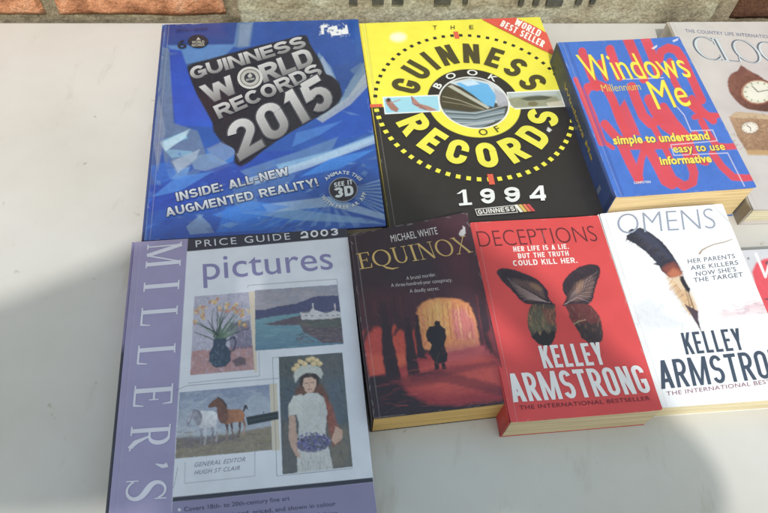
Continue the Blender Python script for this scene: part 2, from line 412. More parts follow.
    def finish(s, name, m, parent, deform=None, thick=.0004, edge=None, x0=0.0):
        nx, ny = s.nx, s.ny
        gx_, gy_ = s.gx.copy(), s.gy.copy(); rc = .0011 if thick > .001 else .0019
        for cx_, cy_ in ((0, 0), (s.w, 0), (0, -s.l), (s.w, -s.l)):     # corners rubbed round
            ix = cx_ + (rc if cx_ == 0 else -rc); iy = cy_ + (-rc if cy_ == 0 else rc)
            a_ = (gx_ - ix) * (-1 if cx_ == 0 else 1); b_ = (gy_ - iy) * (1 if cy_ == 0 else -1); m_ = (a_ > 0) & (b_ > 0)
            f_ = np.where(m_, np.maximum(a_, b_) / (np.hypot(a_, b_) + 1e-12), 1); gx_ = np.where(m_, ix + (gx_ - ix) * f_, gx_); gy_ = np.where(m_, iy + (gy_ - iy) * f_, gy_)
        V = np.stack([gx_.ravel(), gy_.ravel(), np.full(s.gx.size, s.h)], 1)
        i = np.arange(ny)[:, None] * (nx + 1) + np.arange(nx)[None]; i = i.ravel()
        s.so.add(V, np.stack([i, i + nx + 1, i + nx + 2, i + 1], 1), np.clip(s.img.reshape(-1, 3), 0, .85))
        ec = s.img[0, 0] if edge is None else col(edge)
        # edges and underside of the board, following the grid outline
        n = 24; q_ = rc * .45; xs = np.linspace(q_, s.w - q_, n + 1); ys = np.linspace(-q_, -s.l + q_, n + 1)
        rim = [(x, 0) for x in xs[1:-1]] + [(s.w - rc * .3, -rc * .3)] + [(s.w, y) for y in ys[1:-1]] + [(s.w - rc * .3, -s.l + rc * .3)] + [(x, -s.l) for x in xs[::-1][1:-1]] + [(rc * .3, -s.l + rc * .3)] + [(0, y) for y in ys[::-1][1:-1]] + [(rc * .3, -rc * .3)]
        k = len(rim); z0 = s.h - thick
        Vr = [(x, y, s.h) for x, y in rim] + [(x, y, z0) for x, y in rim]
        s.so.add(Vr, [(j, (j + 1) % k, (j + 1) % k + k, j + k) for j in range(k)], ec)
        gx, gy = np.meshgrid(xs, ys); Vb = np.stack([gx.ravel(), gy.ravel(), np.full(gx.size, z0)], 1)
        ii = (np.arange(n)[:, None] * (n + 1) + np.arange(n)[None]).ravel()
        s.so.add(Vb, np.stack([ii, ii + 1, ii + n + 2, ii + n + 1], 1), lin((225, 222, 215), .8))
        me = s.so.mesh(name, m, deform); o = bpy.data.objects.new(name, me); link(o, parent)
        return o
def inpoly(x, y, pts):
    r = False; n = len(pts)
    for i in range(n):
        x0, y0 = pts[i]; x1, y1 = pts[(i + 1) % n]
        if (y0 > y) != (y1 > y) and x < (x1 - x0) * (y - y0) / (y1 - y0) + x0: r = not r
    return r

# bold capitals and figures built from strokes, height 1, all strokes the same width
def heavy_glyph(ch, cw, T, Td=None):
    Td = T if Td is None else Td
    P = []; h = T / 2
    def st(pts): P.append(strip(pts, np.full(len(pts), Td)))
    def par(xa, ya, xb, yb, k=1.12):
        e = (Td - T) / 2; w_ = Td * k / 2; s_ = 1 if yb > ya else -1; ya -= s_ * e; yb += s_ * e
        V = np.array([(xa - w_, ya), (xa + w_, ya), (xb + w_, yb), (xb - w_, yb)]); P.append((V, [(0, 1, 2, 3) if s_ > 0 else (3, 2, 1, 0)]))
    def V_(x, y0=0, y1=1): e = (Td - T) / 2; st([(x, y0 - e), (x, y1 + e)])
    def H_(y, x0, x1): e = (Td - T) / 2; st([(x0 - e, y), (x1 + e, y)])
    W = {'I': T, 'M': cw * 1.35 + T * .5, 'W': cw * 1.5, 'L': cw * .84, 'E': cw * .86, 'F': cw * .84, 'T': cw * .95, '.': T, ':': T, "'": T, '!': T, '-': cw * .55, ' ': cw * .5, '1': cw * .62, 'Q': cw}.get(ch, cw)
    x0 = h; x1 = W - h; cx = W / 2; rx = max((x1 - x0) / 2, .01); ry = min(rx * 1.1, .5 - h); yt = 1 - h - ry; yb = h + ry
    A = lambda c_x, c_y, r_x, r_y, a0, a1, n=12: [(c_x + r_x * math.cos(R(a)), c_y + r_y * math.sin(R(a))) for a in np.linspace(a0, a1, n)]
    if ch == 'I': V_(h)
    elif ch in 'LEF':
        V_(x0); 
        if ch in 'LE': H_(h, h, W)
        if ch in 'EF': H_(1 - h, h, W); H_(.5, h, W - T * .3)
    elif ch == 'T': V_(cx); H_(1 - h, 0, W)
    elif ch == 'H': V_(x0); V_(x1); H_(.5, x0, x1)
    elif ch == 'N': V_(x0); V_(x1); par(x1 - h * .2, 0, x0 + h * .2, 1, .95)
    elif ch == 'M': V_(x0); V_(x1); par(cx, 0, x0 + h * .2, 1, .85); par(cx, 0, x1 - h * .2, 1, .85)
    elif ch == 'A': par(x0 - h * .3, 0, cx, 1); par(x1 + h * .3, 0, cx, 1); H_(.28, x0 + T * .3, x1 - T * .3)
    elif ch == 'V': par(cx, 0, x0, 1); par(cx, 0, x1, 1)
    elif ch == 'W': q = W * .27; par(q, 0, x0, 1); par(q, 0, cx, .9); par(W - q, 0, cx, .9); par(W - q, 0, x1, 1)
    elif ch == 'Y': par(cx, .42, x0, 1); par(cx, .42, x1, 1); V_(cx, 0, .5)
    elif ch == 'K': V_(x0); par(x0 + h * .6, .36, x1, 1); par(x1 + h * .2, 0, x0 + (x1 - x0) * .42, .62)
    elif ch == 'X': par(x0, 0, x1, 1); par(x1, 0, x0, 1)
    elif ch in 'O0Q': st(A(cx, yt, rx, ry, 0, 180) + A(cx, yb, rx, ry, 180, 360) + [(x1, yt)])
    elif ch == 'C' and yt - yb < .3: st(A(cx, yt, rx, ry, 38, 180) + A(cx, yb, rx, ry, 180, 322))
    elif ch == 'C': st([(x1, yt - .06)] + A(cx, yt, rx, ry, 0, 180) + A(cx, yb, rx, ry, 180, 360) + [(x1, yb + .06)])
    elif ch == 'G' and yt - yb < .3: st(A(cx, yt, rx, ry, 38, 180) + A(cx, yb, rx, ry, 180, 345)); H_(.48, cx, W); V_(x1, .12, .48)
    elif ch == 'G': st([(x1, yt - .06)] + A(cx, yt, rx, ry, 0, 180) + A(cx, yb, rx, ry, 180, 360) + [(x1, .5)]); H_(.5 - h, cx, x1)
    elif ch == 'U': st([(x0, 1)] + A(cx, yb, rx, ry, 180, 360) + [(x1, 1)])
    elif ch == 'J': st(A(cx, yb, rx, ry, 180, 360) + [(x1, 1)])
    elif ch == 'D': V_(x0); st([(x0, 1 - h)] + A(cx, yt, rx, ry, 90, 0) + A(cx, yb, rx, ry, 0, -90) + [(x0, h)])
    elif ch in 'PRB':
        r = (.54 - h) / 2; r = (1 - h - .47) / 2; xr = min(rx, r * 1.2); ym = 1 - h - r
        V_(x0); st([(x0, 1 - h)] + A(x1 - xr, ym, xr, r, 90, -90) + [(x0, ym - r)])
        if ch == 'R': par(x1 + h * .15, 0, x0 + (x1 - x0) * .45, .5)
        if ch == 'B': r2_ = (.47 - h) / 2; st([(x0, .47)] + A(x1 - xr, h + r2_, xr, r2_, 90, -90) + [(x0, h)])
    elif ch == 'S':
        r = (1 - T) / 4; t_ = A(cx, 1 - h - r, rx, r, 20, 180) + A(cx, 1 - h - r, rx, r, 180, 250, 6) ; b_ = A(cx, h + r, rx, r, 70, 0, 6) + A(cx, h + r, rx, r, 0, -160)
        st(t_ + b_)
    elif ch == '1': V_(W - h - T * .1); par(0 + h, .74, W - h - T * .2, .97, .8)
    elif ch == '2': st(A(cx, yt, rx, ry, 170, 0) + A(cx - rx * .2, yt, rx * 1.2, ry, 0, -40, 5)[1:] + [(x0 + T * .1, T * .7)]); H_(h, 0, W)
    elif ch == '3': r = (1 - T) / 4; st(A(cx, 1 - h - r, rx, r, 160, -90)); st(A(cx, h + r, rx, r, 90, -160))
    elif ch == '4': V_(x1 - T * .35); H_(.27, 0, W); par(x0, .30, x1 - T * .4, 1, 1.0)
    elif ch == '5': r = .25; st(A(cx, h + r, rx, r, 130, -150)); par(x0 + .0, .44, x0 + T * .25, 1 - h, 1.0); H_(1 - h, x0, W - T * .2)
    elif ch in '96':
        r = .205; Q = [A(cx, 1 - h - r, rx, r, 0, 360, 24), [(x1, 1 - h - r)] + A(cx, yb, rx, ry, 0, -165)]
        for q in Q: st([(W - x, 1 - y) for x, y in q] if ch == '6' else q)
    elif ch in '.:!': st([(0, h), (T, h)]); 
    if ch == ':': st([(0, .6), (T, .6)])
    if ch == '!': V_(h, T * 1.5, 1)
    if ch == '-': H_(.42, 0, W)
    if ch == "'": V_(h, .68, 1)
    return P, W
def heavy_layout(t, total, T, gap):
    """glyph width that makes the line fill its length"""
    f = lambda cw: sum(heavy_glyph(c, cw, T)[1] for c in t) + gap * (len(t) - 1)
    a, b = f(1.0), f(0.5); k = (a - b) / .5; cw = max((total - (a - k)) / k, T * 1.6)
    return cw, f(cw)
def heavy(s, t, p0, p1, top, color, T=.2, gap=.09, c2=None, shadow=None, outline=None):
    a, b, d = (hap(s.H, np.array(q, float)) for q in (p0, p1, top))
    tot = np.linalg.norm(b - a) / np.linalg.norm(d - a); cw, real = heavy_layout(t, tot, T, gap)
    def run(Td, off, cc, cb=None):
        z = s.z(); x = 0; n = 0
        for ch in t:
            P, W = heavy_glyph(ch, cw, T, Td)
            for V, F in P:
                U = a + (x + V[:, :1]) / real * (b - a) + V[:, 1:] * (d - a) + np.array(off); n += 1
                if cb is None: C = col(cc)
                else:
                    q = np.clip(V[:, 1:], 0, 1); C = col(cc)[None] * q + col(cb)[None] * (1 - q)
                s.so.add(np.concatenate([U, np.full((len(U), 1), z + (n % 9) * .0000035)], 1), F, C)
            x += W + gap
        s.k += 3
    if outline: run(T + outline[0], (0, 0), outline[1])
    if shadow: run(T, shadow[0], shadow[1])
    run(T, (0, 0), color, c2)
Cover.heavy = heavy
def heavy_arc(s, t, cen, r0, r1, a0, a1, color, T=.2, gap=.2, inward=False):
    hgt = abs(r1 - r0); tot = abs(R(a1 - a0)) * (r0 + r1) / 2 / hgt; cw, real = heavy_layout(t, tot, T, gap); x = 0; z = s.z(); n = 0
    for ch in t:
        P, W = heavy_glyph(ch, cw, T); am = a0 + (a1 - a0) * (x + W / 2) / real; x += W + gap
        er = np.array([math.cos(R(am)), math.sin(R(am))]); et = np.array([er[1], -er[0]])
        for V, F in P:
            n += 1
            if inward: U = np.array(cen) + (r1 + (r0 - r1) * V[:, 1:]) * er - (V[:, :1] - W / 2) * hgt * et
            else: U = np.array(cen) + (r0 + (r1 - r0) * V[:, 1:]) * er + (V[:, :1] - W / 2) * hgt * et
            s.place(U, F, color, z + (n % 9) * .0000035)
    s.k += 3
Cover.heavy_arc = heavy_arc

def make_deform(w, l, h, dz, curl=None):
    """dz: height change of the top at TL, TR, BR, BL; bilinear, scaled by height in the book"""
    if dz is None and curl is None: return None
    d = dz or (0, 0, 0, 0)
    def f(V):
        V = V.copy(); u = np.clip(V[:, 0] / w, 0, 1); v = np.clip(-V[:, 1] / l, 0, 1)
        t = d[0] * (1 - u) * (1 - v) + d[1] * u * (1 - v) + d[2] * u * v + d[3] * (1 - u) * v
        k = np.clip(V[:, 2] / h, 0, 1.05)
        V[:, 2] += k * t
        if curl is not None: V[:, 2] += np.clip(k - .8, 0, 1) / .2 * curl(u, v)
        return V
    return f
def grid_box(x0, x1, y0, y1, z0, z1, nx=10, ny=14, nz=2):
    """closed box with subdivided faces"""
    V = []; F = []; 
    def sheet(fn, a, b, flip):
        o = len(V)
        for j in range(b + 1):
            for i in range(a + 1): V.append(fn(i / a, j / b))
        for j in range(b):
            for i in range(a):
                q = (o + j * (a + 1) + i, o + j * (a + 1) + i + 1, o + (j + 1) * (a + 1) + i + 1, o + (j + 1) * (a + 1) + i)
                F.append(q[::-1] if flip else q)
    X = lambda t: x0 + (x1 - x0) * t; Y = lambda t: y0 + (y1 - y0) * t; Z = lambda t: z0 + (z1 - z0) * t
    sheet(lambda a, b: (X(a), Y(b), z1), nx, ny, False); sheet(lambda a, b: (X(a), Y(b), z0), nx, ny, True)
    sheet(lambda a, b: (X(a), y0, Z(b)), nx, nz, False); sheet(lambda a, b: (X(a), y1, Z(b)), nx, nz, True)
    sheet(lambda a, b: (x0, Y(a), Z(b)), ny, nz, True); sheet(lambda a, b: (x1, Y(a), Z(b)), ny, nz, False)
    return V, F

def book_body(root, w, l, h, inkm, pagem, spine_c, back_c, hard, deform=None, spine_marks=None, bulge=0.0, over=None, page_in=.0006):
    """page block, back cover and spine under the root whose origin is the top-left corner of the book on the table"""
    tb = .0026 if hard else .0004
    ov = (.003 if hard else .0004) if over is None else over
    xs = .004 if hard else .0006
    V, F = grid_box(xs, w - ov, -l + ov, -ov, tb + .0001, h - tb - .0001)
    V = np.array(V)
    # leaves are never perfectly flush: fore edge and tail wander a touch
    V[:, 1] += np.where(V[:, 1] < -l / 2, .0004 * np.sin(V[:, 2] * 900), 0)
    so = Soup(); so.add(V, F, (.5, .5, .5)); o = bpy.data.objects.new('page_block', so.mesh('page_block', pagem, deform)); link(o, root)
    so = Soup(); V, F = grid_box(0, w, -l, 0, .0002, tb)
    so.add(V, F, col(back_c)); o = bpy.data.objects.new('back_cover', so.mesh('back_cover', inkm, deform)); link(o, root)
    # spine: a curved strip with thickness from bottom to top
    so = Soup(); n = 10; m = 24; t = .0008 if not hard else .002
    ring = []
    for i in range(n + 1):
        a = i / n; zz = .0002 + (h - .0003) * a; ring.append((-bulge * math.sin(math.pi * a) - .0003 - (t if bulge == 0 else t), zz))
    for i in range(n, -1, -1):
        a = i / n; zz = .0002 + (h - .0003) * a; ring.append((-bulge * math.sin(math.pi * a) - .0003, zz))
    k = len(ring); Vs = []; Fs = []; Cs = []
    for j in range(m + 1):
        y = -l * j / m
        for (x, z) in ring:
            Vs.append((x, y, z)); Cs.append(spine_c(j / m, z / h) if callable(spine_c) else col(spine_c))
    for j in range(m):
        for i in range(k):
            a = j * k + i; b = j * k + (i + 1) % k; Fs.append((a, a + k, b + k, b)[::-1])
    Fs.append(tuple(range(k))); Fs.append(tuple(range(m * k, (m + 1) * k))[::-1])
    so.add(Vs, Fs, np.array(Cs))
    if spine_marks: spine_marks(so, -.0003 - t - .0001)
    o = bpy.data.objects.new('spine', so.mesh('spine', inkm, deform)); link(o, root)

# ------------------------------------------------------------------ the setting
def noise_mix(nt, b, cols, scale, detail=6, rough=.6, coord='Object', bump=.1, dist=.002, ramp=(.35, .65), scl=(1, 1, 1), grit=.0):
    tc = node(nt, 'ShaderNodeTexCoord'); mp = node(nt, 'ShaderNodeMapping'); mp.inputs['Scale'].default_value = scl
    nt.links.new(tc.outputs[coord], mp.inputs['Vector'])
    n = node(nt, 'ShaderNodeTexNoise'); n.inputs['Scale'].default_value = scale; n.inputs['Detail'].default_value = detail; n.inputs['Roughness'].default_value = rough
    nt.links.new(mp.outputs[0], n.inputs['Vector'])
    r = node(nt, 'ShaderNodeValToRGB'); r.color_ramp.elements[0].position = ramp[0]; r.color_ramp.elements[1].position = ramp[1]
    r.color_ramp.elements[0].color = (*cols[0], 1); r.color_ramp.elements[1].color = (*cols[-1], 1)
    for i, c in enumerate(cols[1:-1]):
        e = r.color_ramp.elements.new(ramp[0] + (ramp[1] - ramp[0]) * (i + 1) / (len(cols) - 1)); e.color = (*c, 1)
    nt.links.new(n.outputs['Fac'], r.inputs[0])
    n2 = node(nt, 'ShaderNodeTexNoise'); n2.inputs['Scale'].default_value = scale * 6; n2.inputs['Detail'].default_value = 8
    nt.links.new(mp.outputs[0], n2.inputs['Vector'])
    bp = node(nt, 'ShaderNodeBump'); bp.inputs['Strength'].default_value = bump; bp.inputs['Distance'].default_value = dist
    nt.links.new(n2.outputs['Fac'], bp.inputs['Height']); nt.links.new(bp.outputs['Normal'], b.inputs['Normal'])
    n3 = node(nt, 'ShaderNodeTexNoise'); n3.inputs['Scale'].default_value = scale * 22; n3.inputs['Detail'].default_value = 4; nt.links.new(mp.outputs[0], n3.inputs['Vector'])
    g3 = node(nt, 'ShaderNodeMapRange'); g3.inputs['From Min'].default_value = .35; g3.inputs['From Max'].default_value = .65; g3.inputs['To Min'].default_value = 1 - grit; g3.inputs['To Max'].default_value = 1 + grit * .6
    nt.links.new(n3.outputs['Fac'], g3.inputs['Value']); m3_ = node(nt, 'ShaderNodeMix', data_type='RGBA', blend_type='MULTIPLY'); m3_.inputs['Factor'].default_value = 1
    nt.links.new(r.outputs[0], m3_.inputs['A']); nt.links.new(g3.outputs[0], m3_.inputs['B'])
    nt.links.new(m3_.outputs['Result'], b.inputs['Base Color'])
    return mp, n, m3_

def mesh_obj(name, V, F, m, parent=None):
    me = bpy.data.meshes.new(name); me.from_pydata([tuple(v) for v in V], [], [tuple(f) for f in F]); me.update()
    if m: me.materials.append(m)
    o = bpy.data.objects.new(name, me); link(o, parent); return o

# ground far below the table
gm, gnt, gb = mat('paving', None, .9); noise_mix(gnt, gb, [(.16, .15, .13), (.27, .25, .22)], 6, bump=.3, dist=.01)
g = mesh_obj('ground', [(-8, -8, -.75), (8, -8, -.75), (8, 8, -.75), (-8, 8, -.75)], [(0, 1, 2, 3)], gm); tag(g, kind='structure')

# table: painted top, slightly rubbed and dirty
ROT = R(8.8); EX = np.array([math.cos(ROT), math.sin(ROT)]); EY = np.array([-math.sin(ROT), math.cos(ROT)]); O = np.array([-.0298, .6885])
def tw(a, b): return O + EX * a + EY * b
tm, tnt, tb_ = mat('table_paint', None, .55, .35)
mp, n, r = noise_mix(tnt, tb_, [tuple(lin((209, 205, 196), .72)), tuple(lin((217, 213, 206), .72)), tuple(lin((222, 219, 213), .72))], 5, bump=.06, dist=.001, ramp=(.3, .6))
# scratches and scuffs
tc = node(tnt, 'ShaderNodeTexCoord'); mpp = node(tnt, 'ShaderNodeMapping'); mpp.inputs['Rotation'].default_value = (0, 0, .6); mpp.inputs['Scale'].default_value = (34, 11, 1)
tnt.links.new(tc.outputs['Object'], mpp.inputs[0]); ns = node(tnt, 'ShaderNodeTexNoise'); ns.inputs['Scale'].default_value = 1; ns.inputs['Detail'].default_value = 8; ns.inputs['Roughness'].default_value = .65
tnt.links.new(mpp.outputs[0], ns.inputs['Vector'])
rs = node(tnt, 'ShaderNodeValToRGB'); rs.color_ramp.elements[0].position = .60; rs.color_ramp.elements[0].color = (1, 1, 1, 1); rs.color_ramp.elements[1].position = .78; rs.color_ramp.elements[1].color = (.80, .77, .72, 1)
tnt.links.new(ns.outputs['Fac'], rs.inputs[0])
nsp = node(tnt, 'ShaderNodeTexNoise'); nsp.inputs['Scale'].default_value = 75; nsp.inputs['Detail'].default_value = 3; tnt.links.new(tc.outputs['Object'], nsp.inputs['Vector'])
rsp = node(tnt, 'ShaderNodeValToRGB'); rsp.color_ramp.elements[0].position = .72; rsp.color_ramp.elements[0].color = (1, 1, 1, 1); rsp.color_ramp.elements[1].position = .80; rsp.color_ramp.elements[1].color = (.62, .56, .47, 1)
tnt.links.new(nsp.outputs['Fac'], rsp.inputs[0])
mx = node(tnt, 'ShaderNodeMix', data_type='RGBA', blend_type='MULTIPLY'); mx.inputs['Factor'].default_value = 1
mx2 = node(tnt, 'ShaderNodeMix', data_type='RGBA', blend_type='MULTIPLY'); mx2.inputs['Factor'].default_value = 1
tnt.links.new(r.outputs['Result'], mx.inputs['A']); tnt.links.new(rs.outputs[0], mx.inputs['B']); tnt.links.new(mx.outputs['Result'], mx2.inputs['A']); tnt.links.new(rsp.outputs[0], mx2.inputs['B'])
vo = node(tnt, 'ShaderNodeTexVoronoi', feature='DISTANCE_TO_EDGE'); vo.inputs['Scale'].default_value = 5.5
dn = node(tnt, 'ShaderNodeTexNoise'); dn.inputs['Scale'].default_value = 9; dn.inputs['Detail'].default_value = 6; tnt.links.new(tc.outputs['Object'], dn.inputs['Vector'])
vm = node(tnt, 'ShaderNodeVectorMath', operation='MULTIPLY_ADD'); vm.inputs[1].default_value = (.12, .12, .12)
tnt.links.new(dn.outputs['Color'], vm.inputs[0]); tnt.links.new(tc.outputs['Object'], vm.inputs[2]); tnt.links.new(vm.outputs[0], vo.inputs['Vector'])
cr = node(tnt, 'ShaderNodeMapRange'); cr.inputs['From Max'].default_value = .003; cr.inputs['To Min'].default_value = .965; tnt.links.new(vo.outputs['Distance'], cr.inputs['Value'])
gate = node(tnt, 'ShaderNodeMapRange'); gate.inputs['From Min'].default_value = .50; gate.inputs['From Max'].default_value = .58; tnt.links.new(dn.outputs['Fac'], gate.inputs['Value'])
gm2 = node(tnt, 'ShaderNodeMath', operation='MAXIMUM'); tnt.links.new(cr.outputs[0], gm2.inputs[0]); iv = node(tnt, 'ShaderNodeMath', operation='SUBTRACT'); iv.inputs[0].default_value = 1; tnt.links.new(gate.outputs[0], iv.inputs[1]); tnt.links.new(iv.outputs[0], gm2.inputs[1])
mx3 = node(tnt, 'ShaderNodeMix', data_type='RGBA', blend_type='MULTIPLY'); mx3.inputs['Factor'].default_value = 1; tnt.links.new(mx2.outputs['Result'], mx3.inputs['A']); tnt.links.new(gm2.outputs[0], mx3.inputs['B'])
tnt.links.new(mx3.outputs['Result'], tb_.inputs['Base Color'])
table = thing('table', 'long white painted table that all the books lie on, against the brick wall', 'table', (0, 0, -.75), 0)
c4 = [tw(-1.3, -.80), tw(1.3, -.80), tw(1.3, 0), tw(-1.3, 0)]
Vt = []; 
for z in (.722, .750):
    for p in c4: Vt.append((p[0], p[1], z))
o = mesh_obj('tabletop', Vt, BOXF, tm, table)
bv = o.modifiers.new('bevel', 'BEVEL'); bv.width = .003; bv.segments = 3
for a, b in ((-1.22, -.74), (1.22, -.74), (1.22, -.06), (-1.22, -.06)):
    p = tw(a, b); V = boxv(p[0] - .03, p[0] + .03, p[1] - .03, p[1] + .03, 0, .7215); mesh_obj('leg', V, BOXF, tm, table)

# wall: a mortared strip, worn bricks and a lettered stone, just behind the table
wall = thing('brick_wall', 'old wall of worn orange bricks and pale stone behind the table', 'wall', (0, 0, -.75), 0)
mm, mnt, mb = mat('mortar', None, .95, .2); noise_mix(mnt, mb, [tuple(lin((118, 108, 90), .8)), tuple(lin((160, 148, 126), .8)), tuple(lin((180, 170, 148), .8))], 26, bump=.6, dist=.004, grit=.3)
bm_, bnt, bb = mat('brick_face', None, .95, .15); noise_mix(bnt, bb, [tuple(lin((150, 102, 76), .8)), tuple(lin((202, 142, 108), .85)), tuple(lin((216, 166, 136), .85))], 30, bump=.9, dist=.004, grit=.3)
bd_, bnt2, bb2 = mat('dark_brick_face', None, .95, .15); noise_mix(bnt2, bb2, [tuple(lin((84, 58, 46), .8)), tuple(lin((124, 88, 70), .8))], 22, bump=.6, dist=.004, grit=.3)
sm_, snt, sb = mat('stone', None, .95, .2); noise_mix(snt, sb, [tuple(lin((122, 114, 96), .85)), tuple(lin((165, 156, 134), .85)), tuple(lin((184, 182, 162), .85))], 14, bump=.9, dist=.005, ramp=(.32, .64), grit=.3)
lt_, lnt, lb = mat('letter_paint', None, .9, .2); noise_mix(lnt, lb, [(.045, .045, .04), (.10, .095, .08)], 60, bump=.3)
def wall_pt(a, z, d): p = tw(a, .0040 + d); return (p[0], p[1], z + .75)
def wall_block(name, a0, a1, z0, z1, d0, m, seed, amp=.002, parent=wall, nx=None, cut=0):
    """rough-faced block: front is a displaced grid with rounded, chipped borders"""
    nx = nx or max(8, int((a1 - a0) / .006)); nz = max(4, int((z1 - z0) / .006)); V = []; F = []
    for j in range(nz + 1):
        for i in range(nx + 1):
            u = i / nx; v = j / nz; a = a0 + (a1 - a0) * u; z = z0 + (z1 - z0) * v
            nn = float(vnoise(np.array(a * 60), np.array(z * 60), seed)) - .5
            n2 = float(vnoise(np.array(a * 25 + 9), np.array(z * 25), seed + 5)) - .5
            eb = min(u * nx, (1 - u) * nx, v * nz, (1 - v) * nz); rd = .004 * max(0, 1 - eb / 1.5) ** 2
            az = a + (n2 * .006 if 0 < i < nx else 0) * 0 ; zz = z + (n2 * .004 if j in (0, nz) else 0)
            if j == 0 and cut: zz += cut * u
            V.append(wall_pt(az + (n2 * .005 if i in (0, nx) else 0), zz, d0 + rd + amp * 2 * nn))
    for j in range(nz):
        for i in range(nx): a = j * (nx + 1) + i; F.append((a, a + 1, a + nx + 2, a + nx + 1))
    n = len(V)
    bord = [i for i in range(nx + 1)] + [(j) * (nx + 1) + nx for j in range(1, nz + 1)] + [nz * (nx + 1) + i for i in range(nx - 1, -1, -1)] + [j * (nx + 1) for j in range(nz - 1, 0, -1)]
    nb = tw(0, .0)
    for q in bord:
        x, y, z = V[q]; V.append((x + EY[0] * .05, y + EY[1] * .05, z))
    k = len(bord)
    for i in range(k): F.append((bord[i], n + i, n + (i + 1) % k, bord[(i + 1) % k]))
    o = mesh_obj(name, V, F, m, parent)
    for p in o.data.polygons: p.use_smooth = True
    return o
wall_block('mortar_bed', -1.6, 1.6, -.75, .62, .006, mm, 3, .0018, nx=420)
H0 = .0050; bx = -.5725
# bricks left of the stone, rows going up and (out of the picture) down
r2 = random.Random(4)
for row in range(7):
    z0 = H0 + row * .075; shift = 0 if row % 2 == 0 else -.11
    a = -.1950 + shift * .9
    while a > -1.5:
        L = .205 + r2.uniform(-.006, .006)
        if row == 0 and a > -.2: L = .196
        wall_block('brick', a - L, a, z0, z0 + .062, 0, bm_, r2.randint(0, 999), .0016); a -= L + .013 + r2.uniform(0, .005)
    a = .455 + (0 if row == 0 else .02)
    while a < 1.4:
        L = .205 + r2.uniform(-.006, .006); wall_block('brick', a, a + L, z0 - (.004 if row == 0 else 0), z0 + .062, 0, bd_ if row == 0 else bm_, r2.randint(0, 999), .0016); a += L + .013
stone = wall_block('stone_panel', -.178, .430, -.03, .52, -.0005, sm_, 77, .0022, nx=160)
# feet of the dark painted letters on the stone, cut by the top of the picture
def letter(a, pieces):
    V = []; F = []
    for (x0, x1, z0, z1) in pieces:
        n = len(V)
        V += [wall_pt(a + x0, z0, -.0058), wall_pt(a + x1, z0, -.0058), wall_pt(a + x1, z1, -.0058), wall_pt(a + x0, z1, -.0058)]
        V += [wall_pt(a + x0, z0, -.001), wall_pt(a + x1, z0, -.001), wall_pt(a + x1, z1, -.001), wall_pt(a + x0, z1, -.001)]
        F += [tuple(n + q for q in f) for f in ((0, 1, 2, 3), (0, 4, 5, 1), (1, 5, 6, 2), (2, 6, 7, 3), (3, 7, 4, 0))]
    return mesh_obj('painted_letter', V, F, lt_, wall)
LZ = .0270
letter(-.040, [(-.004, .006, LZ, .065)])
letter(-.008, [(-.008, .006, LZ, LZ + .005), (-.004, .002, LZ + .0052, .065)])
letter(.016, [(-.008, .006, LZ, LZ + .005), (-.004, .002, LZ + .0052, .065)])
letter(.070, [(-.010, .010, LZ, LZ + .006), (-.010, -.004, LZ + .0062, .065)])
letter(.098, [(-.003, .003, LZ + .001, .065)])
letter(.168, [(-.003, .003, LZ - .001, .065)]); letter(.186, [(-.003, .004, LZ - .001, .065)])
letter(.204, [(-.004, .016, LZ - .002, LZ + .006), (-.004, .002, LZ + .0062, .065)])
letter(.240, [(-.003, .004, LZ, .065)]); letter(.258, [(-.003, .003, LZ + .001, .065)])

# ------------------------------------------------------------------ book materials
ink_gloss = ink_mat('gloss_print', .16, .5, .5, .32)
ink_lam = ink_mat('laminated_print', .34, .5, .15, .10)
ink_soft = ink_mat('paperback_print', .42, .45, .05, .14)
pages_cream = page_mat('cream_pages', (238, 214, 168)); pages_white = page_mat('white_pages', (232, 226, 208)); pages_tan = page_mat('tan_pages', (222, 190, 132))
# ================================================================== 1. blue records annual 2015
w, l, h = .2274, .303, .020
book = thing('book', 'blue metallic hardback lettered WORLD RECORDS 2015, at the top left of the spread', 'book', (-.2832, .6197, 0), .197)
c = Cover(w, l, h, [(165.2, 24.4), (357, 19.4), (386.6, 226), (143.6, 240)], (38, 78, 150))
c.poly([(140, 15), (400, 15), (400, 60), (140, 60)], (40, 78, 158), .9, 6, c2=(44, 96, 176), grad=((160, 30), (380, 60)))
c.poly([(160, 120), (400, 90), (400, 245), (140, 245)], (34, 90, 178), .8, 14)
c.poly([(165, 22), (237, 22), (233, 44), (169, 46)], (30, 62, 136), .75, .8)
c.poly([(238, 20), (254, 20), (250, 46), (240, 48), (234, 46)], (118, 140, 172), .7, .7)
c.poly([(254, 22), (352, 20), (356, 60), (330, 66), (300, 40), (254, 44)], (34, 80, 164), .8, 1.2)
c.poly([(168, 45), (236, 44), (222, 58), (190, 66), (174, 52)], (112, 152, 206), .7, 1.0)
c.poly([(168, 48), (182, 50), (196, 92), (214, 126), (176, 124), (171, 84)], (28, 68, 180), .95, .8, c2=(38, 90, 204), grad=((170, 50), (205, 124)))
c.poly([(160, 46), (170, 48), (174, 122), (198, 130), (206, 152), (186, 168), (166, 166), (158, 120)], (116, 128, 158), .85, .8, tex=.12, seed=3)
c.poly([(156, 100), (164, 96), (160, 160), (150, 196)], (86, 104, 150), .7, 1)
c.poly([(160, 140), (184, 131), (188, 137), (166, 146)], (140, 190, 216), .85, .6)
c.poly([(164, 148), (192, 150), (193, 154), (172, 157)], (150, 182, 208), .8, .6)
c.poly([(206, 150), (236, 138), (244, 162), (232, 166), (208, 160)], (60, 130, 214), .8, .7)
c.poly([(190, 156), (210, 152), (232, 164), (214, 172), (194, 168)], (150, 164, 190), .7, .7)
c.poly([(166, 168), (190, 166), (186, 178), (170, 178)], (128, 168, 214), .7, .7)
c.poly([(150, 165), (170, 160), (176, 172), (158, 196)], (40, 110, 200), .7, .8)
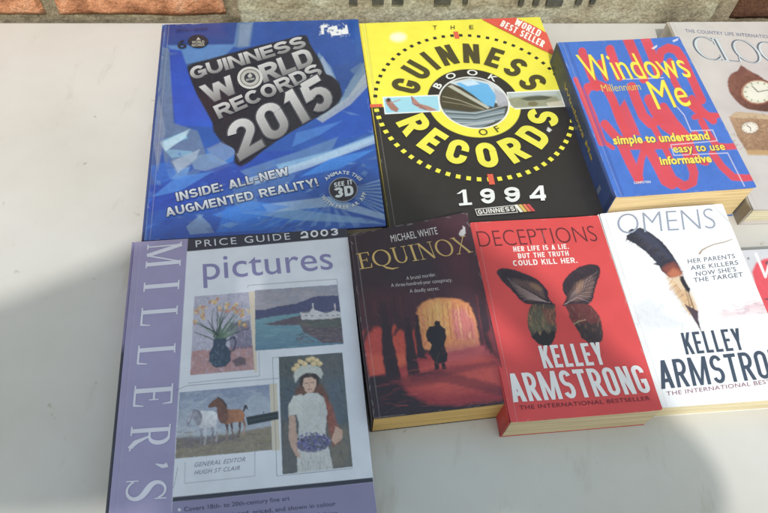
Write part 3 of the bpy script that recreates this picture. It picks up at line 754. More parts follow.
c.poly([(148, 185), (200, 172), (262, 150), (300, 150), (250, 178), (180, 205), (146, 212)], (20, 70, 172), .8, 1)
c.poly([(318, 52), (330, 66), (337, 82), (331, 80), (316, 60)], (134, 156, 190), .8, .6)
c.poly([(363, 62), (368, 80), (346, 100), (322, 118), (316, 114), (342, 96), (350, 80)], (138, 152, 172), .85, .7)
c.poly([(349, 70), (360, 62), (364, 66), (356, 76)], (104, 124, 160), .7, .7)
c.poly([(368, 82), (376, 130), (330, 142), (310, 128), (345, 102)], (28, 84, 184), .85, 1.2)
c.poly([(240, 170), (300, 150), (338, 136), (330, 152), (290, 172), (252, 180)], (112, 140, 184), .7, .8)
c.poly([(296, 132), (342, 120), (320, 134), (292, 146)], (84, 138, 214), .7, .8)
c.poly([(276, 164), (330, 150), (378, 132), (380, 137), (332, 158), (280, 170)], (158, 190, 222), .75, .8)
c.poly([(230, 186), (262, 176), (300, 172), (280, 190), (240, 200)], (92, 122, 172), .6, .9)
c.poly([(200, 206), (250, 196), (300, 190), (320, 200), (260, 214)], (64, 100, 170), .6, 1)
c.poly([(186, 226), (200, 214), (210, 224), (214, 232), (190, 234)], (140, 158, 190), .8, .6)
c.poly([(216, 232), (226, 206), (300, 200), (330, 214), (260, 230)], (44, 122, 214), .7, .8)
c.poly([(228, 196), (250, 190), (262, 206), (244, 214)], (106, 134, 178), .6, .8)
for i in range(9):  # pale printed rays, with plastic-wrap glare put into their colour
    y = 176 + i * 5.2; c.poly([(342, 190), (390, y), (391, y + 2.4)], (168, 190, 214), .55, .6)
for i in range(8):
    x = 250 + i * 15; c.poly([(330, 196), (x, 226 + i * .2), (x + 6, 225)], (140, 168, 208), .4, .8)
c.poly([(240, 212), (290, 208), (370, 219), (384, 224), (300, 220)], (150, 176, 206), .6, .7)
r3 = random.Random(8)
for _ in range(230):
    x = r3.uniform(146, 388); y = r3.uniform(40, 236) if r3.random() < .4 else r3.uniform(130, 236); a = r3.uniform(-.9, .3); L = r3.uniform(3, 20); t = r3.uniform(.6, 4.2)
    if 186 < x < 336 and y < 160: continue
    cc = r3.choice([(90, 130, 196), (24, 60, 150), (150, 176, 208), (30, 112, 206), (110, 130, 165), (20, 84, 190)])
    p = np.array([x, y]); d = np.array([math.cos(a), math.sin(a)]); nn = np.array([-d[1], d[0]])
    c.poly([p - d * L * .5, p + nn * t, p + d * L * .5, p - nn * t * r3.uniform(0, 1)], cc, r3.uniform(.2, .55), .6)
c.noise(.10, 9, 4); c.noise(.05, 2.2, 5)
# plate behind the title
plate = [(188.5, 69), (189, 64), (210, 59), (232, 53), (258, 46), (284, 40), (300, 35.6), (306, 35.8), (309, 44), (312, 49), (318, 58), (322, 66), (325, 74), (331, 76), (338, 82), (341.5, 94), (338, 102), (326, 111), (308, 121), (292, 130), (276, 140), (262, 150), (250, 160), (240, 165.4), (234, 161), (236, 148), (222, 141), (214, 130), (213, 121), (206, 108), (198, 94), (192, 80)]
c.img *= np.array([.66, .84, .93])
for pts, cc, aa in (([(160, 142), (190, 128), (186, 136), (166, 150)], (176, 206, 224), .8), ([(172, 160), (200, 148), (196, 158), (178, 172)], (158, 176, 198), .7), ([(246, 178), (300, 162), (384, 132), (382, 140), (306, 168), (254, 184)], (176, 200, 222), .6),
        ([(150, 120), (160, 96), (166, 130), (158, 170)], (128, 142, 168), .6), ([(316, 118), (348, 96), (366, 70), (369, 84), (350, 104), (322, 122)], (160, 170, 182), .75), ([(322, 56), (334, 78), (330, 84), (318, 62)], (150, 168, 194), .7),
        ([(262, 204), (330, 196), (384, 214), (386, 220), (330, 206), (268, 212)], (156, 184, 210), .6), ([(152, 196), (176, 176), (214, 170), (180, 190)], (60, 132, 214), .7), ([(300, 176), (330, 158), (376, 148), (340, 168)], (44, 130, 220), .7), ([(212, 214), (250, 200), (290, 206), (240, 222)], (40, 124, 216), .6),
        ([(206, 148), (232, 136), (240, 150), (222, 162)], (120, 140, 170), .6), ([(240, 24), (252, 23), (248, 46), (238, 46)], (132, 150, 176), .6)):
    c.poly(pts, cc, aa, .7, tex=.15)
c.poly(plate, (20, 26, 46), 1, .5, sm=2); c.stroke(plate + plate[:1], 1.3, (20, 26, 46), .9, .6)
SV = (196, 196, 196); SV2 = (128, 126, 126)
def silver(t, p0, p1, tp, T=.22, gap=.07):
    c.heavy(t, p0, p1, tp, (200, 200, 202), T, gap, c2=(118, 118, 122), outline=(.07, (60, 62, 76)))
    c.k += 1; q = lambda p: (p[0] - .35, p[1] - .35); c.heavy(t, q(p0), q(p1), q(tp), (196, 194, 190), T * .42, gap + T * .58 * 0, c2=(170, 168, 166)) if False else None
silver('GUINNESS', (192.5, 79.5), (306.5, 46.5), (189, 67.5))
silver('W', (209.5, 103), (240, 91), (199.5, 86)); silver('RLD', (264, 82.5), (314.5, 63.5), (257.5, 65.5))
for rr, cc in ((1, (196, 196, 194)), (.80, (120, 120, 120)), (.70, (178, 176, 172)), (.46, (44, 50, 66))):
    cen = (250, 77.4); c.flat([(cen[0] + 12.6 * rr * math.cos(t), cen[1] + 11 * rr * math.sin(t)) for t in np.linspace(0, 6.283, 40)[:-1]], cc)
c.heavy('RECORDS', (246.4, 80.6), (254.4, 79.2), (246.2, 78.6), (190, 190, 186), .2, .2); c.flat([(247.6, 75.6), (249.8, 72.6), (252.4, 75), (251.2, 77.2), (248.8, 77.4)], (180, 180, 176))
silver('RECORDS', (219.5, 118.5), (323, 74), (213, 106))
silver('2015', (240, 160.5), (336.5, 103), (223.5, 127), .20, .10)
c.heavy('INSIDE: ALL-NEW', (177.2, 201), (289.5, 174.6), (175.4, 192.4), (200, 208, 216), .20, .12, c2=(150, 160, 176), outline=(.12, (34, 52, 96)))
c.heavy('AUGMENTED REALITY!', (167, 216.4), (319, 186), (165, 207.8), (200, 208, 216), .20, .12, c2=(150, 160, 176), outline=(.12, (34, 52, 96)))
cen = (343.2, 189.6)
c.flat([(cen[0] + 14.6 * math.cos(t), cen[1] + 12.6 * math.sin(t)) for t in np.linspace(0, 6.283, 40)[:-1]], (120, 132, 156))
c.flat([(cen[0] + 13.6 * math.cos(t), cen[1] + 11.6 * math.sin(t)) for t in np.linspace(0, 6.283, 40)[:-1]], (28, 34, 58))
c.heavy('SEE IT', (334.2, 187.4), (352.6, 184), (333.8, 182.8), (208, 214, 222), .2, .14); c.heavy('3D', (334.6, 198.4), (354, 195.2), (333.4, 188.2), (208, 214, 222), .24, .12)
bc = hap(c.H, cen); c.arc_text('ANIMATE THIS', bc, .0195, .0238, 142, 28, (196, 204, 214), .03); c.arc_text('WITH FREE AR APP', bc, .0195, .0238, 196, 346, (196, 204, 214), .03, inward=True)
c.text('6', (178.6, 49.4), (187.4, 48.6), (177.8, 41), (26, 34, 64), .02)
c.flat([(198.6 + 10 * math.cos(t), 42 + 6.6 * math.sin(t)) for t in np.linspace(0, 6.283, 36)[:-1]], (24, 28, 48))
c.text('WORLD', (192.6, 44.2), (205, 43.6), (192.6, 41.6), (186, 182, 168), .02); c.text('RECORDS', (192.6, 47), (205, 46.4), (192.6, 44.8), (186, 182, 168), .02); c.flat([(197, 40.6), (199, 37.8), (201.4, 40.4)], (186, 182, 168))
c.text('OFFICIALLY AMAZING', (177, 32.4), (208, 30.8), (177, 29.8), (26, 44, 100), .01)
# torn remains of a white sticker
for pts in ([(320, 25.4), (326, 24.8), (327, 27), (323, 28), (323.4, 34), (321, 34.4)], [(327.5, 27.5), (336, 25.6), (337, 30), (340, 29), (340.4, 35), (331, 35.6), (329, 32), (326, 32)], [(339.6, 30.4), (344, 28.4), (344.4, 25), (346, 25), (347.6, 33.8), (341, 34.4)]):
    c.poly(pts, (236, 238, 240), .95, .35)
c.ell(331.6, 30.4, 1.2, 1, (60, 96, 160), .8, .4); c.ell(336.6, 32.4, 1.3, .9, (60, 96, 160), .8, .4); c.poly([(328, 29.6), (330, 29), (329.6, 31), (328, 31)], (60, 96, 160), .7, .3)
c.daubs((319, 24, 349, 37), 40, [(230, 234, 238)], (.8, 3), (.3, .9), a=.7, spread=90, seed=9)
c.poly([(143, 205), (160, 60), (166, 23), (168, 23), (163, 60), (148, 205), (146, 240), (142, 240)], (96, 122, 176), .5, .7)
c.wear(20, 1)
c.finish('front_cover', ink_gloss, book, None, .0026, (30, 60, 130))
book_body(book, w, l, h, ink_gloss, pages_white, (40, 74, 140), (30, 70, 150), True)

# ================================================================== 2. yellow and black records book 1994
w, l, h = .2259, .300, .0182
book = thing('book', 'yellow and black hardback numbered 1994, with a round dashed dial on its cover', 'book', (-.0591, .6586, 0), .209)
YE = (246, 236, 52); BK = (42, 38, 37)
c = Cover(w, l, h, [(358.5, 22.6), (539.4, 18.2), (612.6, 213.3), (390, 229.1)], BK)
c.poly([(340, 5), (560, 5), (572.6, 99.6), (570, 99.8), (474, 102.4), (375.5, 106.4), (350, 107)], YE, 1, .4)
c.noise(.05, 12, 3)
CEN = hap(c.H, np.array((474.2, 101.6)))
pL, pR, pT, pB = (hap(c.H, np.array(q)) for q in ((377, 104.7), (568, 98), (455.5, 35.5), (496, 180.7)))
CEN = (pL + pR + pT + pB) / 4; RD = float(np.mean([np.linalg.norm(q - CEN) for q in (pL, pR, pT, pB)]))
def circ(r, n=64, a0=0, a1=360): return [CEN + r * RD * np.array([math.cos(R(a)), math.sin(R(a))]) for a in np.linspace(a0, a1, n)]
def locf(P, cc): c.place(np.array(P), [tuple(range(len(P)))], cc)
hz = math.degrees(math.atan2(*(pR - pL)[::-1]))      # direction of the colour break
n = 64
for i in range(n):
    a = 360 * (i + .5) / n; ra = (a - hz) % 360
    if min(abs(a - 90), abs(a - 270)) < 2 or min(ra, abs(ra - 180), 360 - ra) < 3: continue
    cc = BK if ra < 180 else YE; e = np.array([math.cos(R(a)), math.sin(R(a))]); t = np.array([-e[1], e[0]]); q = CEN + RD * e
    hl, hw = .0022, .0021
    if ra > 180: hl, hw = .0026, .0024
    locf([q - e * hl - t * hw, q + e * hl - t * hw, q + e * hl + t * hw, q - e * hl + t * hw], cc)
for a, hl, hw in ((90, .0062, .0028), (268, .0068, .0030), (hz, .0066, .0019), (hz + 180, .0072, .0022)):
    e = np.array([math.cos(R(a)), math.sin(R(a))]); t = np.array([-e[1], e[0]]); q = CEN + RD * e
    locf([q - e * hl - t * hw, q + e * hl - t * hw, q + e * hl + t * hw, q - e * hl + t * hw], (232, 92, 62))
# ring: black above, yellow below
up = circ(.475, 40, hz, hz + 180); dn = circ(.475, 40, hz + 180, hz + 360)
c.poly(hap(c.Hi, np.array(up)), BK, 1, .35); c.poly(hap(c.Hi, np.array(dn)), YE, 1, .35)
c.poly(hap(c.Hi, np.array(circ(.362))), (240, 240, 236), 1, .35)
pic = hap(c.Hi, np.array(circ(.348)))
c.poly(pic, (70, 66, 52), 1, .3)
def clipped(fn):
    keep = c.img.copy(); fn()
    P = np.stack([c.gx, c.gy], -1) - CEN; m = np.hypot(P[..., 0], P[..., 1]) > .348 * RD
    c.img[m] = keep[m]
def inner():
    c.poly([(448, 82), (470, 78), (500, 84), (508, 100), (500, 104), (486, 100), (466, 88)], (206, 214, 216), 1, .6)
    c.poly([(456, 83), (472, 80), (488, 84), (497, 96), (494, 107), (486, 105), (474, 95)], (96, 178, 232), 1, .6)
    c.poly([(460, 82), (474, 80), (480, 84), (468, 86)], (214, 232, 242), .8, .6)
    c.poly([(440, 96), (448, 86), (458, 86), (474, 97), (487, 110), (444, 106)], (74, 68, 46), 1, .5, tex=.3)
    c.poly([(448, 86), (452, 84.5), (490, 107), (488, 109)], (196, 196, 180), .9, .4)
    c.stroke([(443, 96), (460, 100), (484, 109)], .9, (168, 164, 140), .8); c.stroke([(443, 101), (462, 104), (486, 110)], .8, (150, 146, 126), .7)
    c.poly([(440, 108), (470, 112), (506, 108), (504, 118), (480, 128), (452, 122)], (120, 138, 148), .9, .6)
    for k in range(7): c.stroke([(446 + k, 111 + k * 1.8), (476, 113 + k * 1.6), (504, 106 + k * 2)], .9, [(196, 206, 208), (66, 72, 66), (150, 166, 176)][k % 3], .75)
    c.poly([(494, 88), (508, 96), (508, 106), (498, 106)], (176, 176, 186), .9, .6)
    c.stroke([(464, 125), (480, 123.5), (494, 121)], 2, (210, 214, 214), .5)
clipped(inner)
# side pictures
def framed(q, fill):
    c.poly(q, (244, 246, 244), 1, .3); m = np.mean(q, 0); c.poly([m + (np.array(p) - m) * np.array([.965, .88]) for p in q], fill, 1, .3)
framed([(382.6, 96), (439, 94.3), (441, 111), (384.8, 113.4)], (158, 216, 234))
c.poly([(385, 99), (389, 97.6), (394, 103), (399, 108), (397, 111.6), (391, 109), (387, 104)], (170, 108, 88), .95, .5); c.ell(388.6, 99, 2.2, 2, (70, 54, 50)); c.stroke([(391, 102), (397, 100), (400, 99)], 1.1, (190, 140, 118), .9)
c.poly([(411, 96), (414, 97), (420, 103), (430, 106), (438, 110), (430, 110.4), (420, 108), (414, 103)], (186, 124, 104), .95, .5); c.stroke([(412, 96), (413, 103), (417, 105)], 1.2, (150, 60, 70), .8); c.stroke([(418, 104), (426, 109)], 1.4, (96, 84, 100), .6)
framed([(506.8, 92.3), (560.4, 90.2), (565, 107), (516, 109.3), (510, 106)], (176, 186, 172))
c.poly([(508, 99), (530, 95), (556, 97), (563, 105), (514, 108)], (150, 150, 120), .9, .8, tex=.2); c.poly([(520, 99), (536, 94.6), (552, 97.5), (546, 100), (528, 101)], (70, 76, 62), .9, .6); c.poly([(509, 94), (556, 92), (557, 95), (512, 97)], (190, 202, 208), .8, 1)
c.ell(533, 104, 5, 2.4, (112, 100, 60), .8); c.poly([(546, 103), (562, 101), (563, 106), (548, 107)], (214, 206, 184), .8, .6)
KB = (78, 74, 30)
c.heavy_arc('GUINNESS', CEN, .56 * RD, .86 * RD, 165, 12, (74, 68, 34), .21, .30)
c.heavy_arc('RECORDS', CEN, .55 * RD, .86 * RD, 194, 346, (240, 232, 60), .23, .26, inward=True)
c.arc_text('BOOK', CEN, .375 * RD, .455 * RD, 156, 36, (230, 232, 226), .02, wfill=.42); c.arc_text('OF', CEN, .375 * RD, .455 * RD, 258, 300, (74, 70, 34), .01, inward=True, wfill=.42)
for ch, x in (('T', 433.3), ('H', 451), ('E', 469.6)): c.text(ch, (x, 30.2), (x + 4, 30.1), (x - .3, 26.2), (96, 88, 40), .01)
c.flat([(481.5, 20.3), (515.3, 19.4), (531.5, 26.5), (546, 34.8), (554.6, 57), (541, 51), (513, 36.5), (495, 27.5)][::-1], (232, 84, 66))
c.heavy('WORLD', (513.6, 25.8), (538.2, 38.6), (516.8, 20.2), (246, 244, 236), .17, .12); c.heavy('BEST SELLER', (499.6, 27.2), (542.0, 49), (502.8, 21.6), (246, 244, 236), .17, .12)
for ch, x0, x1, yb in (('1', 457.6, 468.6, 205.6), ('9', 481.6, 496, 204.4), ('9', 505.6, 521, 203), ('4', 530.4, 546.6, 201.8)):
    c.heavy(ch, (x0, yb), (x1, yb - .8), (x0 - 1.6, yb - 15), (240, 240, 236), .22)
c.flat([(459.8, 206.3), (472.6, 205.3), (472.2, 203), (459.2, 204)][::-1], (240, 240, 236))
c.flat([(475.2, 209.6), (515.4, 205.6), (518.4, 213.2), (477.6, 216.4)][::-1], (232, 230, 222)); c.flat([(476, 210.2), (515, 206.3), (517.5, 212.7), (478.2, 215.6)][::-1], (58, 52, 48))
fr = []
for i in range(8):
    a0 = np.array((478.8, 214.8)); a1 = np.array((516, 212)); t0 = i / 8; t1 = (i + .86) / 8
    fr.append((a0 + (a1 - a0) * t0, a0 + (a1 - a0) * t1, a0 + (a1 - a0) * t0 + np.array([-1.2, -4.4])))
c.heavy('GUINNESS', (479, 215), (515.6, 211.4), (477.8, 210.6), (238, 236, 226), .2, .18)
for k, cc in enumerate(((240, 236, 220), (222, 190, 90), (230, 120, 80), (214, 70, 74))):
    x = 514.4 + k * 4.0; c.flat([(x, 205.6 - k * .2), (x + 3.2, 205.2 - k * .2), (x + 9.2, 212.6 - k * .3), (x + 6, 213 - k * .3)][::-1], cc)
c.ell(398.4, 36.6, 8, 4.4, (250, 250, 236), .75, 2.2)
c.poly([(364.5, 22), (366, 22), (377, 103), (375.6, 103)], (216, 206, 60), .7, .5); c.poly([(376, 108), (377.4, 108), (397, 226), (395, 226)], (30, 27, 26), .7, .6)
c.poly([(358, 22), (359.8, 22), (390, 229), (388, 229)], (222, 200, 50), .9, .3)
c.poly([(548, 127), (552, 130), (549.5, 132.4), (546.6, 130.6)], (230, 228, 220), .9, .3)
c.wear(16, 2)
c.finish('front_cover', ink_lam, book, None, .0026, (40, 36, 30))
book_body(book, w, l, h, ink_lam, pages_white, (44, 40, 34), (40, 38, 34), True)

# ================================================================== 3. thick blue and red computer book
w, l, h = .1457, .2203, .0480
book = thing('book', 'thick blue and red paperback with yellow lettering and cream pages', 'book', (.1714, .6242, 0), .2085)
BL = (58, 114, 208); RE = (222, 66, 80)
c = Cover(w, l, h, [(559.5, 41.2), (676, 37.6), (758.2, 186), (615, 195)], BL)
c.noise(.07, 6, 9); c.noise(.06, 1.8, 2)
def RS(pts, wd): c.stroke(pts, wd * 1.18, RE, .97, .45)
RS([(583, 50), (592, 74), (597, 84)], 6.5); RS([(610, 48), (619, 74)], 7); RS([(626, 36), (634, 54), (643, 76)], 8); RS([(643, 36), (650, 52), (657, 70)], 7.5)
RS([(658, 58), (659, 51), (666, 47.5), (674, 50), (680, 58), (688, 74), (700, 98)], 6.5)
RS([(601, 138), (592, 112), (584, 92), (588, 84), (598, 81.5), (606, 85), (612, 96), (620, 118), (628, 132)], 7)
RS([(631, 84), (636, 98), (642, 112), (650, 120), (658, 116)], 8); RS([(648, 96), (654, 108), (664, 122), (678, 132)], 8)
RS([(662, 104), (672, 118), (686, 134), (692, 150)], 7.5); RS([(690, 96), (700, 108), (712, 118)], 6)
RS([(693, 114), (703, 112), (716, 113)], 4.5)
RS([(576, 76), (590, 108), (603, 138), (612, 144)], 3.6); RS([(604, 120), (616, 134), (630, 142), (652, 142), (680, 140), (694, 132)], 7)
RS([(620, 138), (629, 158), (638, 176)], 8.5); RS([(638, 176), (640, 158), (644, 144)], 6); RS([(646, 142), (656, 160), (665, 178), (672, 182)], 8.5); RS([(664, 160), (672, 176), (684, 184), (693, 180), (694, 170), (688, 154), (682, 142)], 7.5)
RS([(700, 118), (708, 132), (716, 143), (726, 144), (736, 143.4)], 5.4); RS([(712, 150), (722, 164), (734, 175), (746, 176), (757, 175)], 6); RS([(694, 150), (700, 158), (706, 160)], 5)
RS([(614, 100), (620, 120), (628, 138)], 5); RS([(668, 60), (672, 78), (682, 96), (700, 112)], 5); RS([(600, 60), (606, 76)], 4); RS([(652, 122), (662, 140), (670, 156)], 5)
c.poly([(624, 96), (634, 118), (640, 132), (624, 130), (614, 110)], RE, .95, .6)
WL = (226, 216, 232)
for pts in ([(622, 76.6), (662, 75.4)], [(675, 103), (683, 112), (690, 127.6), (711.4, 127), (716.5, 137.8), (670, 141.4), (673.5, 152), (727.2, 150.2), (745.6, 184.5)]):
    c.stroke(pts, .8, WL, .9, .3)
YT = (250, 232, 60); sh = ((.0007, -.0004), (196, 120, 60), .01)
c.text('Windows', (587.6, 77.4), (690, 75.4), (576.4, 53), YT, .0, .92, shadow=sh)
c.text('Me', (656.8, 106), (690.4, 102.6), (644.4, 79.2), YT, .0, .9, shadow=sh)
c.text('Millennium', (602.4, 88.6), (640.4, 86.8), (600, 81.6), (232, 206, 90), -.004, .95)
c.text('simple to understand', (613.2, 140.6), (709.4, 136.4), (611, 132.2), (248, 228, 70), .022, 1.0, shadow=((.0005, -.0004), (120, 70, 90), .02))
c.text('easy to use', (673.4, 149.6), (725, 147.2), (671, 141.6), (248, 228, 70), .022, 1.0, shadow=((.0005, -.0004), (120, 70, 90), .02))
c.text('informative', (660.4, 161.8), (712, 159.4), (658, 153.6), (248, 228, 70), .022, 1.0, shadow=((.0005, -.0004), (120, 70, 90), .02))
c.text('COMPUTERS', (633, 181.3), (650.4, 180.2), (632.7, 179), (214, 220, 236), .02)
c.poly([(670, 41), (675.6, 38.9), (675, 41), (671, 42.5)], (234, 232, 236), .8, .4)
c.poly([(650, 47.6), (655.4, 44.6), (655.4, 46.4), (652, 48.6)], (234, 232, 236), .9, .4)
c.poly([(567, 42), (569, 42), (624, 194), (621, 194)], (54, 88, 172), .6, .6)
c.wear(40, 3)
c.finish('front_cover', ink_soft, book, make_deform(w, l, h, None, lambda u, v: .0016 * u ** 5 * (.3 + .7 * (1 - v) ** 2)), .0006, (70, 100, 180))
def win_spine(t, z): return col((58, 84, 150)) * (1 - .0) if t > .62 else col((60, 66, 82)) * (1 - t / .62) + col((54, 72, 122)) * (t / .62)  # greyed towards the top: a reflection on the spine put into its colour
def win_marks(so, x):
    V, F = font_mesh('Windows Me', .02)
    U = (V - V.min(0)) / np.ptp(V, 0)
    so.add(np.stack([np.full(len(U), x - .0002), -.05 - U[:, 0] * .11, .030 + U[:, 1] * .006], 1), F, col((190, 166, 84)))
    so.add([(x - .0002, -.19, .020), (x - .0002, -.196, .020), (x - .0002, -.196, .030), (x - .0002, -.19, .030)], [(0, 1, 2, 3)], col((120, 130, 160)))
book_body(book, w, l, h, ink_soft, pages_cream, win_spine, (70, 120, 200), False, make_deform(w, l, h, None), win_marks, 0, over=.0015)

# ================================================================== 4. grey book about clocks
w, l, h = .222, .2845, .0275
book = thing('book', 'pale grey hardback with gilt clocks pictured on it, at the right edge', 'book', (.3191, .7085, 0), R(9.25))
CL = (206, 201, 199)
# corners measured in the same way as the others: two visible, two beyond the frame
import itertools
def project(P):
    d = Vector(P) - CAM_POS; return (384 + F_PX * d.dot(RT) / d.dot(FW), 256.5 - F_PX * d.dot(UP) / d.dot(FW))
def on_table(lx, ly, lz): ca, sa = math.cos(R(9.25)), math.sin(R(9.25)); return (.3191 + lx * ca - ly * sa, .7085 + lx * sa + ly * ca, lz)
c = Cover(w, l, h, [project(on_table(*q)) for q in ((0, 0, h), (w, 0, h), (w, -l, h), (0, -l, h))], CL, .0008)
c.noise(.03, 20, 3)
c.poly([(722, 110), (735, 60), (800, 50), (900, 60), (900, 120), (760, 130)], (196, 186, 190), .5, 12)
c.picture(None, .5, 2, 10)
# wooden balloon clock
c.poly([(727, 80), (731, 74), (738, 71), (741, 65), (750, 71), (762, 77), (774, 88), (780, 104), (774, 112), (756, 111), (744, 108), (735, 100), (729, 92)], (136, 88, 76), 1, .7, tex=.35, sm=1, c2=(90, 56, 48), grad=((730, 75), (770, 105)))
c.poly([(731, 74), (738, 71), (741, 65), (746, 71), (740, 76)], (120, 74, 68), 1, .6)
c.ell(757, 92, 18, 13.5, (118, 66, 60)); c.ell(757.5, 92, 16.4, 12, (176, 130, 104)); c.ell(758, 92, 15, 11, (226, 226, 208)); c.ell(758, 92, 11, 8, (234, 234, 220), .8)
for k in range(12):
    a = k * math.pi / 6; c.stroke([(758 + 12 * math.cos(a), 92 + 8.8 * math.sin(a)), (758 + 13.6 * math.cos(a), 92 + 10 * math.sin(a))], .9, (70, 66, 60), .9)
c.stroke([(758, 92), (752, 86)], .9, (50, 46, 44)); c.stroke([(758, 92), (768, 90)], .8, (50, 46, 44))
# gilt mantel clock
c.poly([(729, 117), (736, 112), (752, 113), (800, 120), (812, 152), (790, 156), (748, 153), (738, 138)], (176, 142, 112), 1, .7, tex=.3, c2=(150, 116, 88), grad=((730, 115), (770, 155)))
c.poly([(729, 117), (736, 112), (752, 113), (800, 118), (800, 121), (740, 118)], (206, 180, 146), .9, .6)
c.poly([(746, 150), (812, 151), (812, 156), (748, 155)], (196, 160, 110), .9, .6)
for x, y in ((750, 127.5), (776, 130)):
    c.ell(x, y, 9.4, 6.6, (140, 104, 76)); c.ell(x, y, 8.2, 5.6, (236, 230, 218)); c.stroke([(x, y), (x - 3, y - 2.2)], .8, (50, 44, 44)); c.stroke([(x, y), (x + 1, y + 3)], .8, (60, 54, 50))
    for k in range(12):
        a = k * math.pi / 6; c.stroke([(x + 6.6 * math.cos(a), y + 4.4 * math.sin(a)), (x + 7.4 * math.cos(a), y + 5 * math.sin(a))], .6, (90, 84, 80), .8)
c.daubs((732, 114, 790, 152), 90, [(120, 84, 60), (214, 184, 140), (96, 66, 48)], (2, 6), (.5, 1.2), 10, 60, .45, 5)
c.end_picture()
c.text('THE COUNTRY LIFE INTERNATIONAL DICTIONARY OF', (685.6, 32.4), (822, 42.4), (684.6, 29), (128, 134, 156), .02, 1.05)
sl = np.array([1.0, .075])
fr = []
for ch, x0, x1 in (('C', 690.5, 716.5), ('L', 713, 733.5), ('O', 731, 757.6), ('C', 757.6, 783), ('K', 782, 806), ('S', 806, 822)):
    yb = 58.6 + (x0 - 692) * .075; lean = -11 - (x0 - 690) * .06
    fr.append(((x0 + 9, yb + .6), (x1 + 9, yb + (x1 - x0) * .075 + .6), (x0 + 9 + lean, yb - 22.6)))
c.serif_text('CLOCKS', fr, (98, 112, 128), .16, .045)
fr2 = [tuple((q[0] + .9, q[1] + .3) for q in f) for f in fr]
c.serif_text('CLOCKS', fr2, (206, 216, 222), .09, .012)
c.wear(10, 4)
c.finish('front_cover', ink_lam, book, None, .0030, (196, 188, 184))
book_body(book, w, l, h, ink_lam, page_mat('ivory_pages', (236, 230, 204)), (176, 166, 152), (200, 192, 190), True)

# ================================================================== 5. price guide to pictures
w, l, h = .1979, .270, .020
book = thing('book', 'white and lilac price guide with four paintings on its cover, at the bottom left', 'book', (-.2320, .3200, 0), .2025)
LI = (158, 149, 188); WH = (224, 226, 236)
c = Cover(w, l, h, [(133.6, 238.6), (350, 228.6), (379.7, 522.5), (106.7, 553.3)], WH, .00055)
c.noise(.025, 14, 3)
c.poly([(120, 225), (189.3, 225), (187.6, 250), (174.3, 505), (170, 570), (90, 570)], LI, 1, .35)
c.noise(.02, 5, 7)
c.poly([(189.2, 225), (360, 220), (351.6, 237.6), (187.7, 249.2)], (46, 48, 66), 1, .35)
c.text('PRICE GUIDE', (196.8, 245), (293, 238.8), (196.2, 238.3), (206, 206, 216), .0, 1.25); c.heavy('2003', (303.4, 238.2), (341.4, 235.4), (302.8, 231), (222, 222, 230), .22, .26)
c.text('pictures', (204.6, 278.6), (336.4, 269.6), (203.4, 254.4), (136, 130, 178), .005, 1.0)
c.poly([(250.8, 291), (256.9, 290.6), (259, 349), (259.6, 372), (257, 372)], (224, 206, 180), .9, .3)
c.poly([(272, 383.5), (279.6, 383), (282.6, 449), (275.4, 450)], (214, 200, 176), .9, .3)
GL = (96, 98, 110)
def ln(*p): c.stroke(p, .55, GL, .75, .25)
ln((249.8, 287), (250, 284.6), (339.6, 279.6), (340.4, 285)); ln((190, 382), (257, 376), (262, 375.6), (261.4, 350.6)); ln((178, 389), (189, 384.6), (281, 378))
ln((187.6, 461), (187, 481.6), (257.6, 474.6), (257.4, 451)); ln((275.2, 357.6), (281, 357)); ln((275.2, 357.6), (279.6, 474.6), (354.6, 467.6)); ln((180, 466), (176, 486))
# --- flowers in a jug
FQ = [(195.5, 294.8), (251, 291.2), (257, 369.4), (191.8, 374.4)]
c.picture(FQ, .7, 2.4, 1)
c.poly(FQ, (186, 182, 202), 1, .35, tex=.12); c.poly([(193.4, 350), (256, 345), (257, 369.4), (191.8, 374.4)], (186, 140, 140), 1, .8, tex=.15)
c.poly([(232, 322), (252, 320), (255, 347), (232, 349)], (104, 96, 124), .8, 1)
c.daubs((194, 293, 255, 372), 420, [(206, 200, 218), (150, 144, 176), (186, 168, 184), (130, 122, 150)], (2, 6), (.6, 1.4), 60, 60, .35, 21, FQ)
r4 = random.Random(31)
for k in range(34):
    a = R(r4.uniform(18, 162)); L = r4.uniform(18, 38); x0 = 220 + r4.uniform(-4, 5); y0 = 338 + r4.uniform(-2, 2)
    x1 = x0 + L * math.cos(a) * 1.05; y1 = y0 - L * math.sin(a)
    if not inpoly(x1, y1, FQ): continue
    c.stroke([(x0, y0), ((x0 + x1) / 2 + r4.uniform(-2, 2), (y0 + y1) / 2 - 1), (x1, y1)], [1.4, 1.1, .4], r4.choice([(66, 92, 76), (92, 120, 96), (48, 66, 62), (120, 144, 120)]), .85)
for k in range(26):
    a = R(r4.uniform(25, 155)); L = r4.uniform(26, 40); x1 = 221 + L * math.cos(a); y1 = 337 - L * math.sin(a)
    if not inpoly(x1, y1, FQ): continue
    for q in range(3): c.ell(x1 + r4.uniform(-2, 2), y1 + r4.uniform(-2, 2), r4.uniform(1, 2.4), r4.uniform(.8, 1.8), r4.choice([(206, 160, 96), (218, 184, 120), (196, 130, 92), (222, 200, 170)]), .8, .5, r4.uniform(0, 180))
c.poly([(215, 338), (229, 337), (228, 344), (233, 351), (233, 360), (227, 366), (218, 367), (211, 361), (211, 352), (215, 345)], (58, 74, 96), 1, .5, tex=.25)
c.stroke([(229, 340), (236, 336), (238, 341), (236, 349), (232, 351)], 1.4, (50, 60, 82), .9); c.daubs((212, 344, 232, 364), 50, [(94, 118, 140), (36, 48, 68), (120, 140, 160)], (1, 3), (.5, 1), 0, 90, .6, 4)
c.poly([(234, 360), (242, 356), (248, 358), (248, 364), (238, 366)], (74, 68, 84), .8, 1)
c.end_picture(.14, 3)
